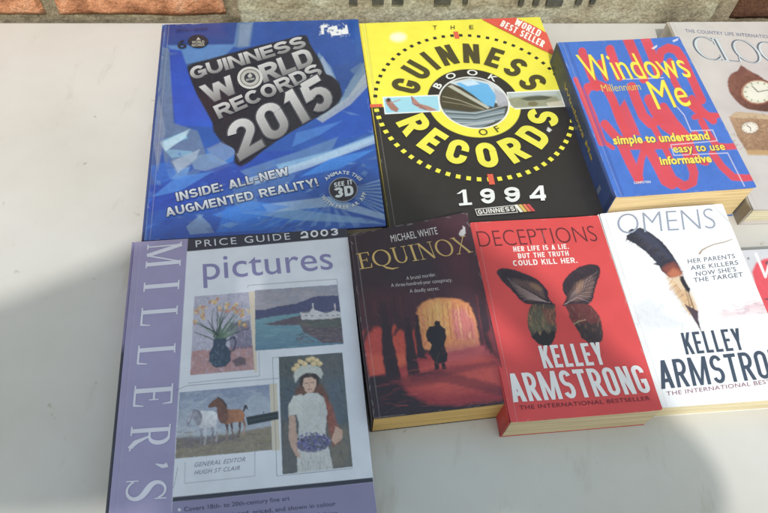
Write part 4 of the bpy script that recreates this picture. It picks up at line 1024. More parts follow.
# --- lake
LQ = [(256.9, 289.5), (340.5, 285), (346.4, 344.8), (257.6, 350.6)]
c.picture(LQ, .9, 3, 2)
c.poly(LQ, (150, 150, 168), 1, .3, c2=(170, 162, 172), grad=((280, 288), (280, 312)))
c.daubs((257, 285, 343, 314), 160, [(168, 168, 186), (140, 140, 160), (188, 176, 180), (170, 160, 160)], (5, 14), (1, 2.4), -8, 14, .35, 2, LQ)
c.poly([(257, 309), (268, 309.5), (280, 306.5), (300, 303), (316, 297), (326, 296), (341.2, 296.4), (343.6, 318), (300, 320), (257.2, 321)], (78, 80, 118), 1, .5, tex=.15)
c.poly([(257.2, 319.6), (275, 316), (300, 313.6), (344, 312), (346.4, 344.8), (257.6, 350.6)], (112, 152, 166), 1, .6, c2=(92, 128, 154), grad=((280, 318), (280, 350)))
c.daubs((258, 318, 320, 350), 120, [(130, 170, 180), (96, 136, 158), (120, 150, 170)], (6, 16), (.6, 1.4), -4, 5, .35, 3, LQ)
c.poly([(266, 324), (284, 320), (300, 316), (316, 313), (343, 313), (346.2, 343.4), (326, 343.6), (318, 338), (306, 332), (302, 325), (280, 325)], (98, 86, 98), 1, .6, tex=.3)
c.poly([(300, 322), (330, 318), (344, 319), (345, 328), (320, 328), (304, 327)], (92, 100, 92), .8, 1)
c.daubs((300, 318, 346, 343), 120, [(128, 104, 110), (80, 72, 84), (150, 128, 128), (84, 90, 84)], (2, 7), (.6, 1.3), 4, 12, .6, 5, LQ)
c.poly([(303, 312.6), (312, 312), (315, 308), (319, 311), (330, 314), (336, 310.6), (343.4, 313), (343.8, 318), (324, 320), (304, 319.6)], (206, 202, 206), .95, .4, tex=.1)
c.stroke([(315.6, 304), (315.8, 312)], 1.2, (210, 206, 210), .9); c.stroke([(337.6, 304.6), (338, 311)], 1.4, (204, 190, 196), .9)
for x in (308, 314, 322, 329, 335, 340): c.stroke([(x, 316), (x + 1.6, 316)], 1.1, (96, 88, 104), .7)
c.poly([(304, 312), (312, 310.8), (312, 312.8), (304, 313.6)], (120, 110, 126), .8, .4)
c.end_picture(.10, 4)
# --- girl with a basket of flowers
GQ = [(281, 356.8), (345, 353), (355, 465.8), (285.2, 473.2)]
c.picture(GQ, .8, 2.6, 3)
c.poly(GQ, (86, 92, 94), 1, .3, tex=.2)
c.poly([(320, 356), (345, 353), (350, 410), (330, 420), (322, 390)], (104, 104, 106), .6, 6); c.poly([(283, 420), (300, 420), (300, 473), (285, 473)], (112, 106, 104), .6, 5); c.poly([(284, 378), (300, 380), (298, 420), (283, 420)], (74, 92, 112), .6, 4)
c.poly([(328, 380), (346, 378), (350, 420), (332, 430)], (88, 108, 130), .55, 5); c.poly([(330, 430), (351, 425), (355, 466), (332, 469)], (132, 122, 106), .7, 4)
c.daubs((281, 354, 354, 472), 420, [(90, 96, 96), (52, 58, 62), (118, 114, 108), (84, 98, 116)], (3, 9), (.9, 2.2), 60, 60, .3, 12, GQ)
c.poly([(298, 390), (303, 384), (324, 384), (331, 396), (335, 420), (326, 424), (298, 410)], (112, 70, 54), .9, 1.6, tex=.3)
c.poly([(303, 396), (311, 392.6), (320, 393), (327, 398), (330, 410), (328, 430), (336, 471), (300, 473), (300, 440), (302, 424), (299, 414), (293, 415), (291.6, 404), (296, 396)], (204, 204, 204), 1, .7, tex=.1)
c.poly([(296, 396), (304, 394), (304, 412), (291, 415.6), (291, 406)], (212, 212, 208), .9, .7)
c.poly([(291.6, 415), (298, 415), (299, 430), (302, 446), (297, 452), (291.4, 440)], (206, 168, 150), .95, .6)
c.poly([(327, 396), (334, 404), (340, 424), (345, 433), (342, 442), (336, 446), (331, 430), (330, 412)], (156, 84, 66), .85, 1.4, tex=.3)
c.poly([(338, 426), (345, 430), (345, 438), (338, 444), (334, 440)], (210, 172, 152), .95, .6)
c.ell(312, 381, 10, 9.4, (60, 50, 50)); c.poly([(306, 379), (313, 374), (319, 379), (319, 386), (316, 391.6), (312, 393.4), (308, 391), (305.6, 386)], (214, 176, 156), 1, .5)
c.poly([(304, 378), (308, 374.6), (317, 374), (320, 380), (314, 377.4), (308, 378)], (56, 44, 44), .95, .4)
c.stroke([(308, 383.2), (310.4, 383)], .7, (60, 44, 44), .9); c.stroke([(314, 382.8), (316.6, 382.4)], .7, (60, 44, 44), .9); c.stroke([(312, 384), (312.2, 387)], .5, (180, 130, 112), .8); c.stroke([(310.8, 389.2), (314, 389)], .8, (170, 84, 80), .9)
c.poly([(296, 376), (298, 370), (306, 365), (316, 364.6), (323, 368), (326, 374), (324, 379), (318, 373.4), (308, 373), (301, 378), (298, 383)], (196, 198, 192), 1, .6, tex=.15)
for x, y in ((297, 369), (300, 366), (303, 362), (307, 364), (311, 360), (315, 358.6), (319, 360.6), (316, 364), (322, 364)): c.ell(x, y, 3, 2.4, (222, 192, 140), .95, .6, 20); c.ell(x + .8, y - .4, 1.2, 1, (238, 220, 180), .8)
c.ell(316, 443, 17, 8.4, (110, 104, 140), 1, .8, -6); 
r5 = random.Random(3)
for _ in range(150):
    a = r5.uniform(0, 6.28); q = math.sqrt(r5.random()); c.ell(316 + 16.5 * q * math.cos(a), 441 + 9.5 * q * math.sin(a), r5.uniform(.7, 1.5), r5.uniform(.6, 1.2), r5.choice([(84, 84, 140), (120, 118, 172), (66, 66, 104), (150, 144, 186), (96, 104, 96)]), .85, .35)
c.poly([(297, 448), (303, 452), (303, 457), (298, 455)], (206, 166, 148), .9, .6)
c.daubs((302, 452, 330, 472), 60, [(188, 184, 186), (220, 216, 214), (160, 150, 156)], (4, 9), (.8, 1.6), 85, 12, .5, 8)
c.end_picture(.14, 5)
# --- horses
HQ = [(181.2, 391.2), (272, 383.8), (275.2, 449), (177, 457.6)]
c.picture(HQ, .8, 2.4, 4)
c.poly(HQ, (140, 150, 180), 1, .3, c2=(178, 184, 196), grad=((225, 388), (225, 430)))
c.daubs((178, 384, 274, 430), 200, [(160, 170, 194), (130, 140, 172), (190, 194, 204)], (4, 12), (1, 2.4), -10, 30, .4, 2, HQ)
c.poly([(244, 404), (256, 392), (268, 396), (273.6, 404), (274, 420), (250, 424)], (176, 184, 200), .7, 2)
c.poly([(178.4, 437), (200, 438), (230, 434), (274.6, 425), (275.2, 449), (177, 457.6)], (146, 134, 118), 1, 1, tex=.2); c.poly([(178, 436), (205, 435), (240, 434), (246, 438), (210, 443), (178, 448)], (108, 98, 108), .8, 1.2)
c.daubs((178, 430, 275, 456), 200, [(160, 144, 118), (124, 114, 104), (150, 140, 100), (112, 100, 100)], (3, 9), (.7, 1.5), -6, 10, .5, 3, HQ)
BR, BRd = (150, 98, 68), (84, 58, 52); WG, WGd = (196, 196, 204), (150, 148, 162)
def leg_(p, c1, c2_): c.stroke(p, [3.2] + [1.7] * (len(p) - 2) + [1.9], c1, .95); c.stroke(p[-2:], 1.7, c2_, .6)
leg_([(229, 420), (230, 430), (229, 441)], BRd, (170, 150, 140)); leg_([(234, 420), (234.6, 428), (236, 437)], BRd, (150, 130, 120)); leg_([(245.4, 418), (247.6, 426), (246.4, 434)], BR, (190, 170, 160)); leg_([(242, 419), (242.6, 428), (240.6, 436)], BRd, (120, 100, 96))
c.poly([(222, 411), (228, 408.6), (236, 408.8), (243, 408), (246.6, 411), (247.4, 417), (244, 421), (236, 421.6), (229, 423.6), (223, 421)], BR, 1, .5, tex=.3, sm=2, c2=(176, 116, 80), grad=((224, 420), (244, 410)))
c.poly([(230, 422), (222, 423), (219, 413), (219.6, 406), (215.6, 406), (211.6, 407), (209.8, 404.8), (213, 401.4), (217, 398), (221, 396.6), (225.4, 399.6), (229, 405), (231, 412)], (116, 76, 62), 1, .5, tex=.3, sm=2)
c.stroke([(220, 397), (225, 399.4), (229.4, 406)], 1.6, (60, 44, 46), .8); c.stroke([(246, 410), (248, 405.6), (250.6, 409)], [1.6, 2.8, .8], (50, 44, 52), .95)
leg_([(203, 426), (204, 434), (202.6, 445)], WGd, (120, 110, 110)); leg_([(208, 426), (208, 436), (207, 443)], WG, (130, 120, 116)); leg_([(217, 424), (219.4, 431), (218.6, 440)], WG, (130, 120, 116)); leg_([(214, 424), (215, 432), (213.6, 441)], WGd, (110, 100, 104))
c.poly([(198, 413), (203, 409.6), (210, 410), (216, 410), (219.6, 413), (220, 421), (216, 426), (208, 426.6), (202, 428), (198, 423)], WG, 1, .5, tex=.2, sm=2, c2=(222, 222, 228), grad=((204, 426), (210, 410)))
c.poly([(203, 424), (198, 425), (196.4, 417), (194, 417), (192, 423), (189.4, 425.6), (188.4, 423), (190.4, 416), (193, 410.6), (197, 408), (202, 409.6), (205, 415)], WGd, 1, .5, tex=.25, sm=2)
c.stroke([(196, 408.6), (201, 411), (203.6, 418)], 1.3, (112, 104, 118), .7); c.stroke([(193.6, 411), (190.4, 420)], .8, (214, 214, 220), .7)
c.end_picture(.14, 6)
c.poly([(248.6, 416.4), (281, 410.6), (281.4, 418.6), (250.4, 424.6)], (40, 50, 56), 1, .5); c.stroke([(252, 420), (280, 415)], .5, (84, 96, 104), .8); c.stroke([(266, 411), (266.6, 421)], .8, (52, 62, 70), .9)
c.text('GENERAL EDITOR', (196.8, 465.6), (247.8, 460.2), (197.3, 461.3), (138, 138, 158), .0, 1.1, shear=.25); c.text('HUGH ST CLAIR', (196.6, 473.4), (242.4, 468.6), (197.1, 469.2), (138, 138, 158), .0, 1.1, shear=.25)
c.poly([(175.4, 495.4), (374.6, 476.4), (375.2, 480.8), (174.9, 500.2)], (44, 46, 62), 1, .35)
c.poly([(174.9, 500.2), (375.2, 480.8), (385, 560), (170, 570)], (142, 135, 172), 1, .35)
TX = (62, 58, 92)
c.text('Covers 18th- to 20th-century fine art', (187, 509.6), (292.6, 498.6), (186.7, 505.2), TX, .012); c.ell(182, 507.8, 1.4, 1.4, (226, 226, 236))
c.text('pictures captioned, priced, and shown in colour', (196, 518.2), (338.4, 503.8), (195.6, 513.8), TX, .012)
c.text('Over one thousand paintings, with sizes and dates', (190, 528), (340, 513), (189.6, 523.6), TX, .012)
# lettering running down the band, letter tops to the right
def bl(y): return 147.2 + (240 - y) * .080
def tpx(y): return 182.6 + (240 - y) * .053
fr = []
for y0, y1 in ((241, 266.5), (279.5, 290.5), (305.5, 325.5), (343.5, 364.5), (384, 407), (424.5, 450), (461, 470), (477.5, 502)):
    fr.append(((bl(y0), y0), (bl(y1), y1), (tpx(y0), y0 - 2.4)))
c.serif_text("MILLER'S", fr, (222, 220, 234), .15, .055)
c.wear(20, 5)
c.finish('front_cover', ink_lam, book, None, .0026, (150, 140, 180))
def mil_spine(t, z): return col((132, 122, 168)) if t < .40 else col((46, 48, 66))
book_body(book, w, l, h, ink_lam, pages_white, mil_spine, (132, 122, 168), True)

# ================================================================== 6. dark red thriller
w, l, h = .1115, .1832, .0335
EQD = (-.010, .0125, .001, 0)
book = thing('book', 'dark purple paperback with a lone silhouette in a red arcade, left of the red book', 'book', (-.0352, .3500, 0), .2193)
c = Cover(w, l, h, [(352, 232.5), (465.2, 208), (509, 402), (370.4, 416.6)], (50, 34, 46), .0005)
def EL(x, y, *a, **k): c.ell(x, y, *a, **k)
c.picture(None, 1.1, 3.2, 7)
c.poly([(420, 212), (466, 206), (490, 310), (470, 330), (440, 260)], (84, 36, 50), .8, 14)  # reddish gloss streak at top right, painted into the print
c.poly([(352, 290), (490, 270), (500, 340), (480, 345), (360, 340)], (74, 36, 48), .8, 10)
c.poly([(362, 330), (372, 322), (382, 326), (386, 372), (368, 374)], (190, 66, 58), .95, 1.6, tex=.2); c.poly([(366, 352), (382, 352), (384, 372), (368, 374)], (220, 92, 70), .6, 3)
c.poly([(384, 330), (392, 322), (402, 330), (408, 368), (388, 372)], (196, 72, 56), .95, 1.6, tex=.2); c.poly([(386, 356), (404, 350), (408, 368), (388, 372)], (224, 104, 70), .6, 3)
c.poly([(406, 330), (411, 326), (414, 350), (410, 356)], (180, 60, 48), .9, 1.2)
fl = [(380, 374), (420, 352), (436, 345), (480, 338), (500, 360), (508, 402), (372, 416)]
c.poly(fl, (156, 44, 56), 1, 3, tex=.15); c.poly([(396, 374), (440, 352), (478, 346), (494, 362), (498, 384), (440, 392), (404, 386)], (216, 82, 72), .85, 7)
c.poly([(412, 318), (413, 304), (422, 297), (438, 293.6), (454, 294), (466, 299), (472, 310), (476, 330), (478, 342), (440, 350), (418, 346)], (222, 140, 84), 1, 1.0, tex=.15)
c.poly([(420, 306), (434, 297), (446, 298), (446, 330), (424, 334)], (232, 176, 96), .75, 4); c.poly([(448, 306), (462, 304), (472, 320), (474, 336), (452, 336)], (206, 110, 120), .75, 3)
for k in range(10): c.stroke([(418 + k * 5.2, 300 - abs(5 - k) * -.6), (420 + k * 5.6, 336)], r3.uniform(.6, 1.6), r3.choice([(180, 90, 66), (240, 200, 130), (160, 70, 70)]), .5)
c.daubs((414, 296, 474, 344), 160, [(240, 196, 120), (196, 96, 76), (214, 120, 130), (166, 74, 60)], (2, 7), (.6, 1.6), 80, 40, .4, 6, [(412, 318), (422, 297), (454, 294), (472, 310), (478, 342), (440, 350), (418, 346)])
c.poly([(428, 346), (478, 336), (490, 350), (440, 362)], (196, 92, 104), .6, 4)
for pts in ([(380, 300), (388, 300), (391, 340), (398, 378), (384, 378), (380, 350)], [(402, 318), (407, 318), (412, 350), (416, 372), (404, 374), (402, 350)], [(411, 310), (415, 312), (419, 340), (422, 356), (414, 354)]):
    c.poly(pts, (48, 28, 42), 1, .9)
c.poly([(474, 296), (482, 300), (494, 352), (484, 346)], (52, 28, 40), .85, 2); c.poly([(484, 330), (490, 322), (500, 356), (494, 352)], (150, 50, 60), .6, 2)
c.poly([(362, 376), (384, 372), (396, 380), (404, 392), (424, 402), (450, 404), (509, 398), (509, 405), (370, 420)], (44, 28, 42), 1, 2.4)
c.poly([(404, 374), (440, 364), (492, 358), (496, 362), (440, 374), (408, 380)], (120, 40, 60), .6, 2)
c.poly([(405, 373), (420, 370), (434, 370), (420, 375)], (70, 28, 44), .7, 1)
c.stroke([(384, 304), (376, 318), (366, 330), (362, 344)], [9, 7, 4, 2], (56, 32, 44), .9, 1.5); c.stroke([(404, 318), (398, 322), (392, 332)], [7, 5, 2], (52, 30, 42), .9, 1.2); c.stroke([(386, 302), (394, 312), (402, 322)], [8, 6, 5], (58, 32, 44), .8, 1.5)
c.stroke([(410, 318), (413, 304), (422, 295), (438, 291), (456, 291.6), (468, 297), (475, 312), (480, 340)], [4, 4, 4, 4, 4, 4, 5, 5], (70, 34, 48), .85, 1.2)
for k in range(5): c.stroke([(474 + k * 5, 290 + k * 2), (478 + k * 5, 320), (484 + k * 4.6, 350)], 1.1, [(132, 48, 60), (60, 28, 42)][k % 2], .6, .8)
for k in range(7): c.stroke([(362 + k * 6, 300 - k), (364 + k * 6, 330 - k * 2)], 1.3, [(96, 40, 50), (44, 28, 40)][k % 2], .5, 1)
c.poly([(384, 378), (398, 374), (432, 366), (500, 384), (506, 396), (440, 380), (400, 386)], (92, 30, 48), .6, 2)
# silhouette
c.poly([(431.4, 318.6), (433.4, 317), (436.4, 317.8), (437, 322), (441.6, 326), (442.6, 336), (440.4, 342), (443.4, 352), (443, 358), (440.4, 360), (441.6, 366), (438, 367.2), (437, 361), (434.6, 361), (434.4, 366.6), (430.4, 367.4), (430, 358), (424.6, 352), (427.6, 342), (423.4, 338), (422.6, 329), (426, 323.6), (431, 322)], (34, 26, 38), 1, .5)
c.end_picture()
c.noise(.08, 3, 8)
c.daubs((366, 340, 500, 404), 240, [(220, 100, 90), (120, 36, 56), (190, 70, 80)], (4, 14), (.6, 1.6), -8, 14, .18, 16, fl)
c.text('MICHAEL WHITE', (391.2, 239.4), (435.8, 230.4), (389.8, 232.6), (220, 212, 210), .004, 1.06)
c.serif_line('EQUINOX', (360.6, 267), (470.6, 247.4), (357.6, 251.4), (463, 231.4), (208, 172, 100), .12, .045, .05)
c.text('A brutal murder.', (404.6, 277), (433.4, 272.4), (404, 273.4), (198, 190, 190), .01); c.text('A three-hundred-year conspiracy.', (390, 284.4), (449.6, 277.4), (389.4, 280.8), (198, 190, 190), .01); c.text('A deadly secret.', (407.6, 289.8), (436.4, 286.2), (407, 286.2), (198, 190, 190), .01)
c.poly([(456.4, 230), (458, 226.4), (460.6, 224.4), (460.4, 221.4), (462.8, 222.8), (463.4, 228.6), (461.4, 231.6), (458, 231.8)], (214, 208, 206), .9, .4)
c.stroke([(353.4, 236), (371, 414)], .7, (92, 78, 92), .6); c.stroke([(371, 415.4), (400, 412.4)], .6, (170, 150, 140), .5)
c.wear(40, 6)
c.finish('front_cover', ink_soft, book, make_deform(w, l, h, EQD, lambda u, v: .0014 * u ** 6 * v ** 2), .0005, (60, 44, 52))
book_body(book, w, l, h, ink_soft, pages_tan, (48, 34, 44), (60, 40, 50), False, make_deform(w, l, h, EQD))

# ================================================================== 7. red thriller with burnt wings
w, l, h = .1261, .1946, .0365
book = thing('book', 'red paperback with two burnt butterfly wings on its cover', 'book', (.0776, .3695, 0), .1853, 'paperbacks by the same author')
c = Cover(w, l, h, [(472, 222.6), (598.2, 215), (662.2, 408.8), (510.8, 424.4)], (226, 66, 66), .0005)
c.noise(.03, 18, 3)
c.poly([(500, 330), (530, 322), (560, 318), (620, 316), (640, 372), (520, 380)], (216, 56, 58), .35, 10)
E8 = lambda L: [(490 + x / 4.885, 255 + y / 4.885) for x, y in L]
UL = E8([(38, 85), (44, 70), (60, 62), (95, 63), (130, 70), (170, 84), (210, 100), (242, 120), (265, 140), (282, 162), (290, 180), (288, 200), (300, 218), (325, 238), (324, 246), (300, 240), (260, 238), (180, 238), (150, 214), (130, 190), (105, 162), (80, 140), (55, 112)])
UR = E8([(360, 248), (362, 232), (378, 214), (382, 200), (362, 178), (357, 150), (365, 118), (395, 80), (425, 60), (455, 45), (500, 37), (525, 42), (538, 56), (540, 80), (530, 112), (520, 140), (512, 170), (508, 200), (496, 222), (480, 236), (430, 238), (395, 236)])
LL = E8([(200, 240), (240, 232), (326, 236), (322, 262), (328, 290), (320, 310), (330, 340), (328, 370), (318, 390), (312, 420), (296, 440), (270, 443), (240, 430), (214, 404), (198, 372), (188, 340), (190, 295)])
LR = E8([(366, 240), (400, 232), (484, 230), (506, 252), (524, 270), (540, 300), (550, 340), (553, 380), (548, 412), (520, 428), (490, 428), (466, 408), (450, 400), (440, 372), (425, 350), (410, 330), (402, 312), (388, 296), (390, 276)])
c.picture(None, .6, 2.0, 8)
c.poly(UL, sm=2, c=(52, 34, 48), a=1, soft=.45, tex=.3); c.poly(UR, sm=2, c=(52, 36, 46), a=1, soft=.45, tex=.3); c.poly(LL, sm=2, c=(78, 66, 60), a=1, soft=.6, tex=.4); c.poly(LR, sm=2, c=(104, 44, 46), a=1, soft=.5, tex=.3)
c.poly(E8([(110, 110), (200, 125), (262, 165), (280, 215), (200, 222), (150, 180)]), (118, 88, 84), .75, 1.4); c.poly(E8([(380, 200), (420, 130), (500, 90), (510, 130), (490, 200), (420, 222)]), (120, 90, 84), .75, 1.4)
for k in range(13):
    t = k / 12; c.stroke(E8([(296, 226), (230 - t * 30, 190 + t * 20), (92 + t * 74, 112 + t * 104)]), [.5, .7, .3], [(196, 172, 176), (150, 112, 96)][k % 2], .55, .3)
    c.stroke(E8([(368, 236), (430 + t * 10, 200 - t * 60), (492 + t * 34, 224 - t * 150)]), [.5, .7, .3], [(196, 172, 176), (150, 112, 96)][k % 2], .55, .3)
for k in range(8):
    c.stroke(E8([(60 + k * 22, 70 + k * 8), (120 + k * 18, 130 + k * 10), (290, 222)]), .8, (34, 22, 32), .6, .3); c.stroke(E8([(380 + k * 20, 110 - k * 8), (395 + k * 12, 160), (366, 232)]), .8, (34, 22, 32), .6, .3)
c.ell(*E8([(230, 150)])[0], 7, 3, (176, 130, 92), .4, 1.4, 30); c.ell(*E8([(440, 150)])[0], 3.4, 7, (176, 130, 92), .4, 1.4, 20)
c.poly(E8([(190, 290), (210, 262), (250, 258), (300, 300), (300, 360), (240, 380), (200, 360)]), (112, 104, 80), .7, 1.8); c.poly(E8([(260, 260), (320, 262), (320, 330), (285, 330)]), (150, 70, 58), .6, 1.6)
c.daubs((528, 305, 558, 340), 130, [(150, 130, 92), (70, 58, 58), (48, 52, 52), (196, 140, 90), (40, 30, 34)], (2, 6), (.4, .9), 80, 20, .6, 5, LL)
c.poly(E8([(205, 395), (235, 370), (250, 390), (265, 360), (290, 385), (305, 365), (328, 372), (312, 420), (296, 440), (270, 443), (240, 430)]), (34, 28, 32), 1, .5)
c.poly(E8([(415, 330), (430, 312), (455, 330), (475, 318), (500, 330), (540, 320), (553, 380), (548, 412), (520, 428), (490, 428), (466, 408), (450, 400), (440, 372)]), (56, 40, 44), 1, .6, tex=.2)
c.daubs((568, 305, 604, 342), 120, [(150, 110, 84), (52, 38, 42), (96, 60, 54), (186, 120, 86), (40, 28, 32)], (2, 5), (.4, .8), 85, 20, .5, 5, LR); c.stroke(E8([(415, 330), (440, 315), (470, 310)]), .7, (214, 190, 150), .7)
c.end_picture()
c.text('DECEPTIONS', (481.2, 246.6), (598.4, 240), (478, 231.4), (110, 30, 38), -.012, 1.0)
c.heavy('HER LIFE IS A LIE.', (515.2, 251.2), (569.8, 247.8), (514.4, 246.2), (246, 236, 230), .19, .16); c.heavy('BUT THE TRUTH', (519.8, 258), (569.8, 254.6), (519, 253), (246, 236, 230), .19, .16); c.heavy('COULD KILL HER.', (515, 265.4), (578.2, 261.6), (514, 260), (246, 236, 230), .19, .16)
c.heavy('KELLEY', (544.6, 368.2), (606.4, 363.2), (538.6, 345.4), (244, 240, 240), .145, .10); c.heavy('ARMSTRONG', (514.6, 403.4), (651.4, 391.4), (506.6, 374.4), (244, 240, 240), .145, .10)
c.text('THE INTERNATIONAL BESTSELLER', (520, 411), (650, 399), (519.2, 406.8), (112, 26, 36), .012, 1.05)
c.stroke([(474.4, 223), (513, 424)], .6, (200, 60, 60), .5)
c.wear(26, 7)
c.finish('front_cover', ink_soft, book, make_deform(w, l, h, (0, 0, .001, .001), lambda u, v: .0012 * u ** 6 + .0006 * v ** 8), .0005, (210, 90, 84))
book_body(book, w, l, h, ink_soft, page_mat('worn_pages', (214, 202, 178)), (206, 44, 50), (210, 50, 54), False, make_deform(w, l, h, (0, 0, .001, .001)))

# ================================================================== 8. white thriller with a quill
w, l, h = .1250, .2000, .0235
OMD = (-.001, .006, .001, .001)
book = thing('book', 'white paperback with a black burning feather, right of the red book', 'book', (.2085, .4058, 0), .1769, 'paperbacks by the same author')
c = Cover(w, l, h, [(599.2, 216.4), (719, 205.6), (797, 399), (663.6, 410)], (246, 246, 248), .0005)
E5 = lambda L: [(600 + x / 4.274, 200 + y / 4.274) for x, y in L]
c.noise(.012, 10, 3)
c.poly([(716, 317), (800, 304), (802, 312), (760, 318), (722, 322)], (232, 190, 196), .5, 3); c.poly([(740, 309), (764, 306), (768, 311), (744, 313)], (214, 150, 160), .5, 2.2)
c.poly([(634, 312), (650, 300), (666, 318), (690, 330), (650, 336), (638, 326)], (224, 226, 232), .7, 4)
c.daubs((636, 306, 700, 334), 50, [(216, 220, 228), (206, 210, 220)], (2, 6), (.8, 2), 70, 40, .4, 3); c.daubs((720, 304, 800, 318), 60, [(226, 176, 186), (190, 150, 170), (236, 206, 206)], (2, 6), (.8, 2), 0, 20, .5, 5)
FE = E5([(115, 185), (112, 170), (126, 158), (118, 148), (130, 138), (150, 139), (166, 132), (190, 142), (230, 168), (262, 196), (290, 230), (312, 262), (330, 292), (340, 316), (348, 336), (320, 350), (300, 352), (284, 342), (262, 322), (250, 300), (226, 292), (240, 286), (216, 262), (196, 240), (180, 228), (150, 205), (128, 192)])
c.picture(None, .6, 1.8, 9)
c.poly(FE, (44, 46, 64), 1, .5, tex=.2)
c.poly(E5([(150, 140), (230, 175), (300, 260), (250, 290), (190, 220)]), (66, 68, 92), .5, 2)
for k in range(26):
    t = k / 25; bx_ = 150 + t * 180; by_ = 160 + t * 175; c.stroke(E5([(bx_, by_), (bx_ + 22, by_ - 34 + t * 10)]), .45, (84, 88, 116), .55, .25); c.stroke(E5([(bx_, by_), (bx_ - 34 + t * 20, by_ + 6)]), .45, (30, 32, 48), .5, .25)
r7 = random.Random(6)
for k in range(70):
    t = r7.random(); q = np.array([(120 + 215 * t ** .9, 165 + 165 * t ** 1.25)])[0]; sd_ = r7.choice([-1, 1]); L = r7.uniform(16, 40) * (1.1 - .3 * t)
    dx = (-.62 if sd_ < 0 else .80) * L; dy = (.55 if sd_ < 0 else -.35) * L + 8
    c.stroke(E5([(q[0], q[1]), (q[0] + dx * .6, q[1] + dy * .5), (q[0] + dx, q[1] + dy)]), [1.2, .9, .2], r7.choice([(44, 44, 60), (58, 52, 58), (34, 34, 48), (74, 66, 70)]), .8, .35)
c.poly(E5([(262, 315), (280, 296), (312, 284), (336, 306), (349, 338), (322, 352), (296, 352)]), (150, 74, 58), .85, 2.2); c.poly(E5([(285, 335), (310, 310), (335, 320), (347, 338), (320, 352), (300, 352)]), (214, 124, 84), .7, 1.8)
c.poly(E5([(280, 348), (300, 356), (345, 344), (362, 372), (392, 430), (412, 490), (410, 513), (382, 513), (352, 470), (322, 424), (300, 384)]), (226, 190, 138), .8, 2.0)
c.poly(E5([(330, 420), (360, 400), (402, 460), (412, 500), (404, 513), (380, 505)]), (226, 178, 128), .7, 2)
c.poly(E5([(338, 344), (352, 345), (366, 376), (382, 400), (378, 414), (366, 408), (350, 384), (340, 362)]), (40, 36, 46), 1, .6)
for k in range(46):
    t = r7.random(); c.stroke(E5([(300 + 96 * t, 345 + 140 * t), (282 + 100 * t + r7.uniform(-14, 6), 352 + 136 * t + r7.uniform(4, 30))]), [.9, .25], r7.choice([(236, 196, 140), (206, 150, 104), (170, 110, 84), (246, 224, 184)]), .7, .35)
c.stroke(E5([(372, 410), (386, 450), (398, 490), (408, 520)]), 1.0, (70, 56, 56), .9); c.stroke(E5([(360, 400), (372, 436), (382, 480)]), .8, (86, 66, 60), .8)
c.poly([(684, 309), (690, 312), (697, 316), (697.4, 324), (700, 334), (701, 338), (699, 334), (692, 322)], (84, 66, 78), 1, .5, tex=.2)
c.end_picture()
c.stroke(E5([(418, 245), (428, 230), (450, 216), (480, 203), (520, 194), (553, 181)]), [1.9, 1.5, 1.2, 1.1, 1.1, .8], (150, 116, 84), .9, .4)
c.text('OMENS', (618.4, 237.6), (713.4, 230.8), (615.6, 217.6), (150, 160, 180), -.018, 1.0)
GT = (96, 102, 120)
c.text("HER PARENTS", (686.8, 267.8), (732.6, 261.8), (686, 263.4), GT, .006, 1.08); c.text("ARE KILLERS", (689.6, 274.6), (735.8, 268.4), (688.8, 270.2), GT, .006, 1.08); c.text("NOW SHE'S", (695, 280.6), (733.8, 275.2), (694.2, 276.2), GT, .006, 1.08); c.text("THE TARGET", (692.8, 287), (740.6, 280.6), (692, 282.6), GT, .006, 1.08)
DB = (62, 76, 96)
c.heavy('KELLEY', (686, 359), (742, 353.6), (680.4, 337.8), DB, .125, .11); c.heavy('ARMSTRONG', (663.6, 392.4), (797, 377.6), (657.8, 365.4), DB, .125, .11)
c.text('THE INTERNATIONAL BESTSELLER', (668, 398.8), (792, 382.6), (667.4, 394.8), (156, 100, 116), .012, 1.05)
c.poly([(706, 206), (709, 205.8), (733, 229.6), (732, 231)], (212, 214, 218), .8, .5)
def curl(u, v): return -.010 * np.clip((u + (1 - v) - 1.80) / .20, 0, 1) ** 1.5 + .0012 * np.sin(u * 3.1) * (1 - v) ** 3
c.wear(10, 8)
c.finish('front_cover', ink_soft, book, make_deform(w, l, h, OMD, lambda u, v: .0025 * np.sin(u * 2.4 + .3) * (1 - v) ** 6 + .001 * u ** 5), .0005, (240, 240, 240))
book_body(book, w, l, h, ink_soft, page_mat('pale_pages', (238, 228, 198)), (236, 236, 238), (236, 236, 238), False, make_deform(w, l, h, OMD))

# ================================================================== 9. half hidden grey and red paperback
w, l, h = .126, .198, .020
book = thing('book', 'grey paperback with a red speckled splash and white letters, cut by the right edge', 'book', (.3400, .3800, 0), R(10.5), 'paperbacks by the same author')
ca, sa = math.cos(R(10.5)), math.sin(R(10.5))
c = Cover(w, l, h, [project((.3400 + x * ca - y * sa, .3800 + x * sa + y * ca, h)) for x, y in ((0, 0), (w, 0), (w, -l), (0, -l))], (212, 212, 218))
c.noise(.03, 8, 3)
c.poly([(752, 272), (756, 263), (764, 259), (780, 256), (800, 262), (820, 300), (810, 350), (790, 345), (768, 320), (758, 296)], (232, 76, 90), 1, 1.2, tex=.1)
r6 = random.Random(12)
for _ in range(90):
    x = r6.uniform(738, 860); y = r6.uniform(250, 400); c.ell(x, y, r6.uniform(1, 2.6), r6.uniform(.8, 2), (66, 62, 76), .85, .6)
c.stroke([(756, 254), (765.5, 277), (772, 252)], [3.0, 2.4, 1.4], (246, 240, 242)); c.text('ISIONS', (778, 276), (850, 268), (772, 250), (246, 240, 242), -.01)
c.text('ARMSTRONG', (790, 392), (880, 380), (784, 366), (62, 76, 96), .03)
c.wear(8, 9)
c.finish('front_cover', ink_soft, book, None, .0005, (220, 220, 224))
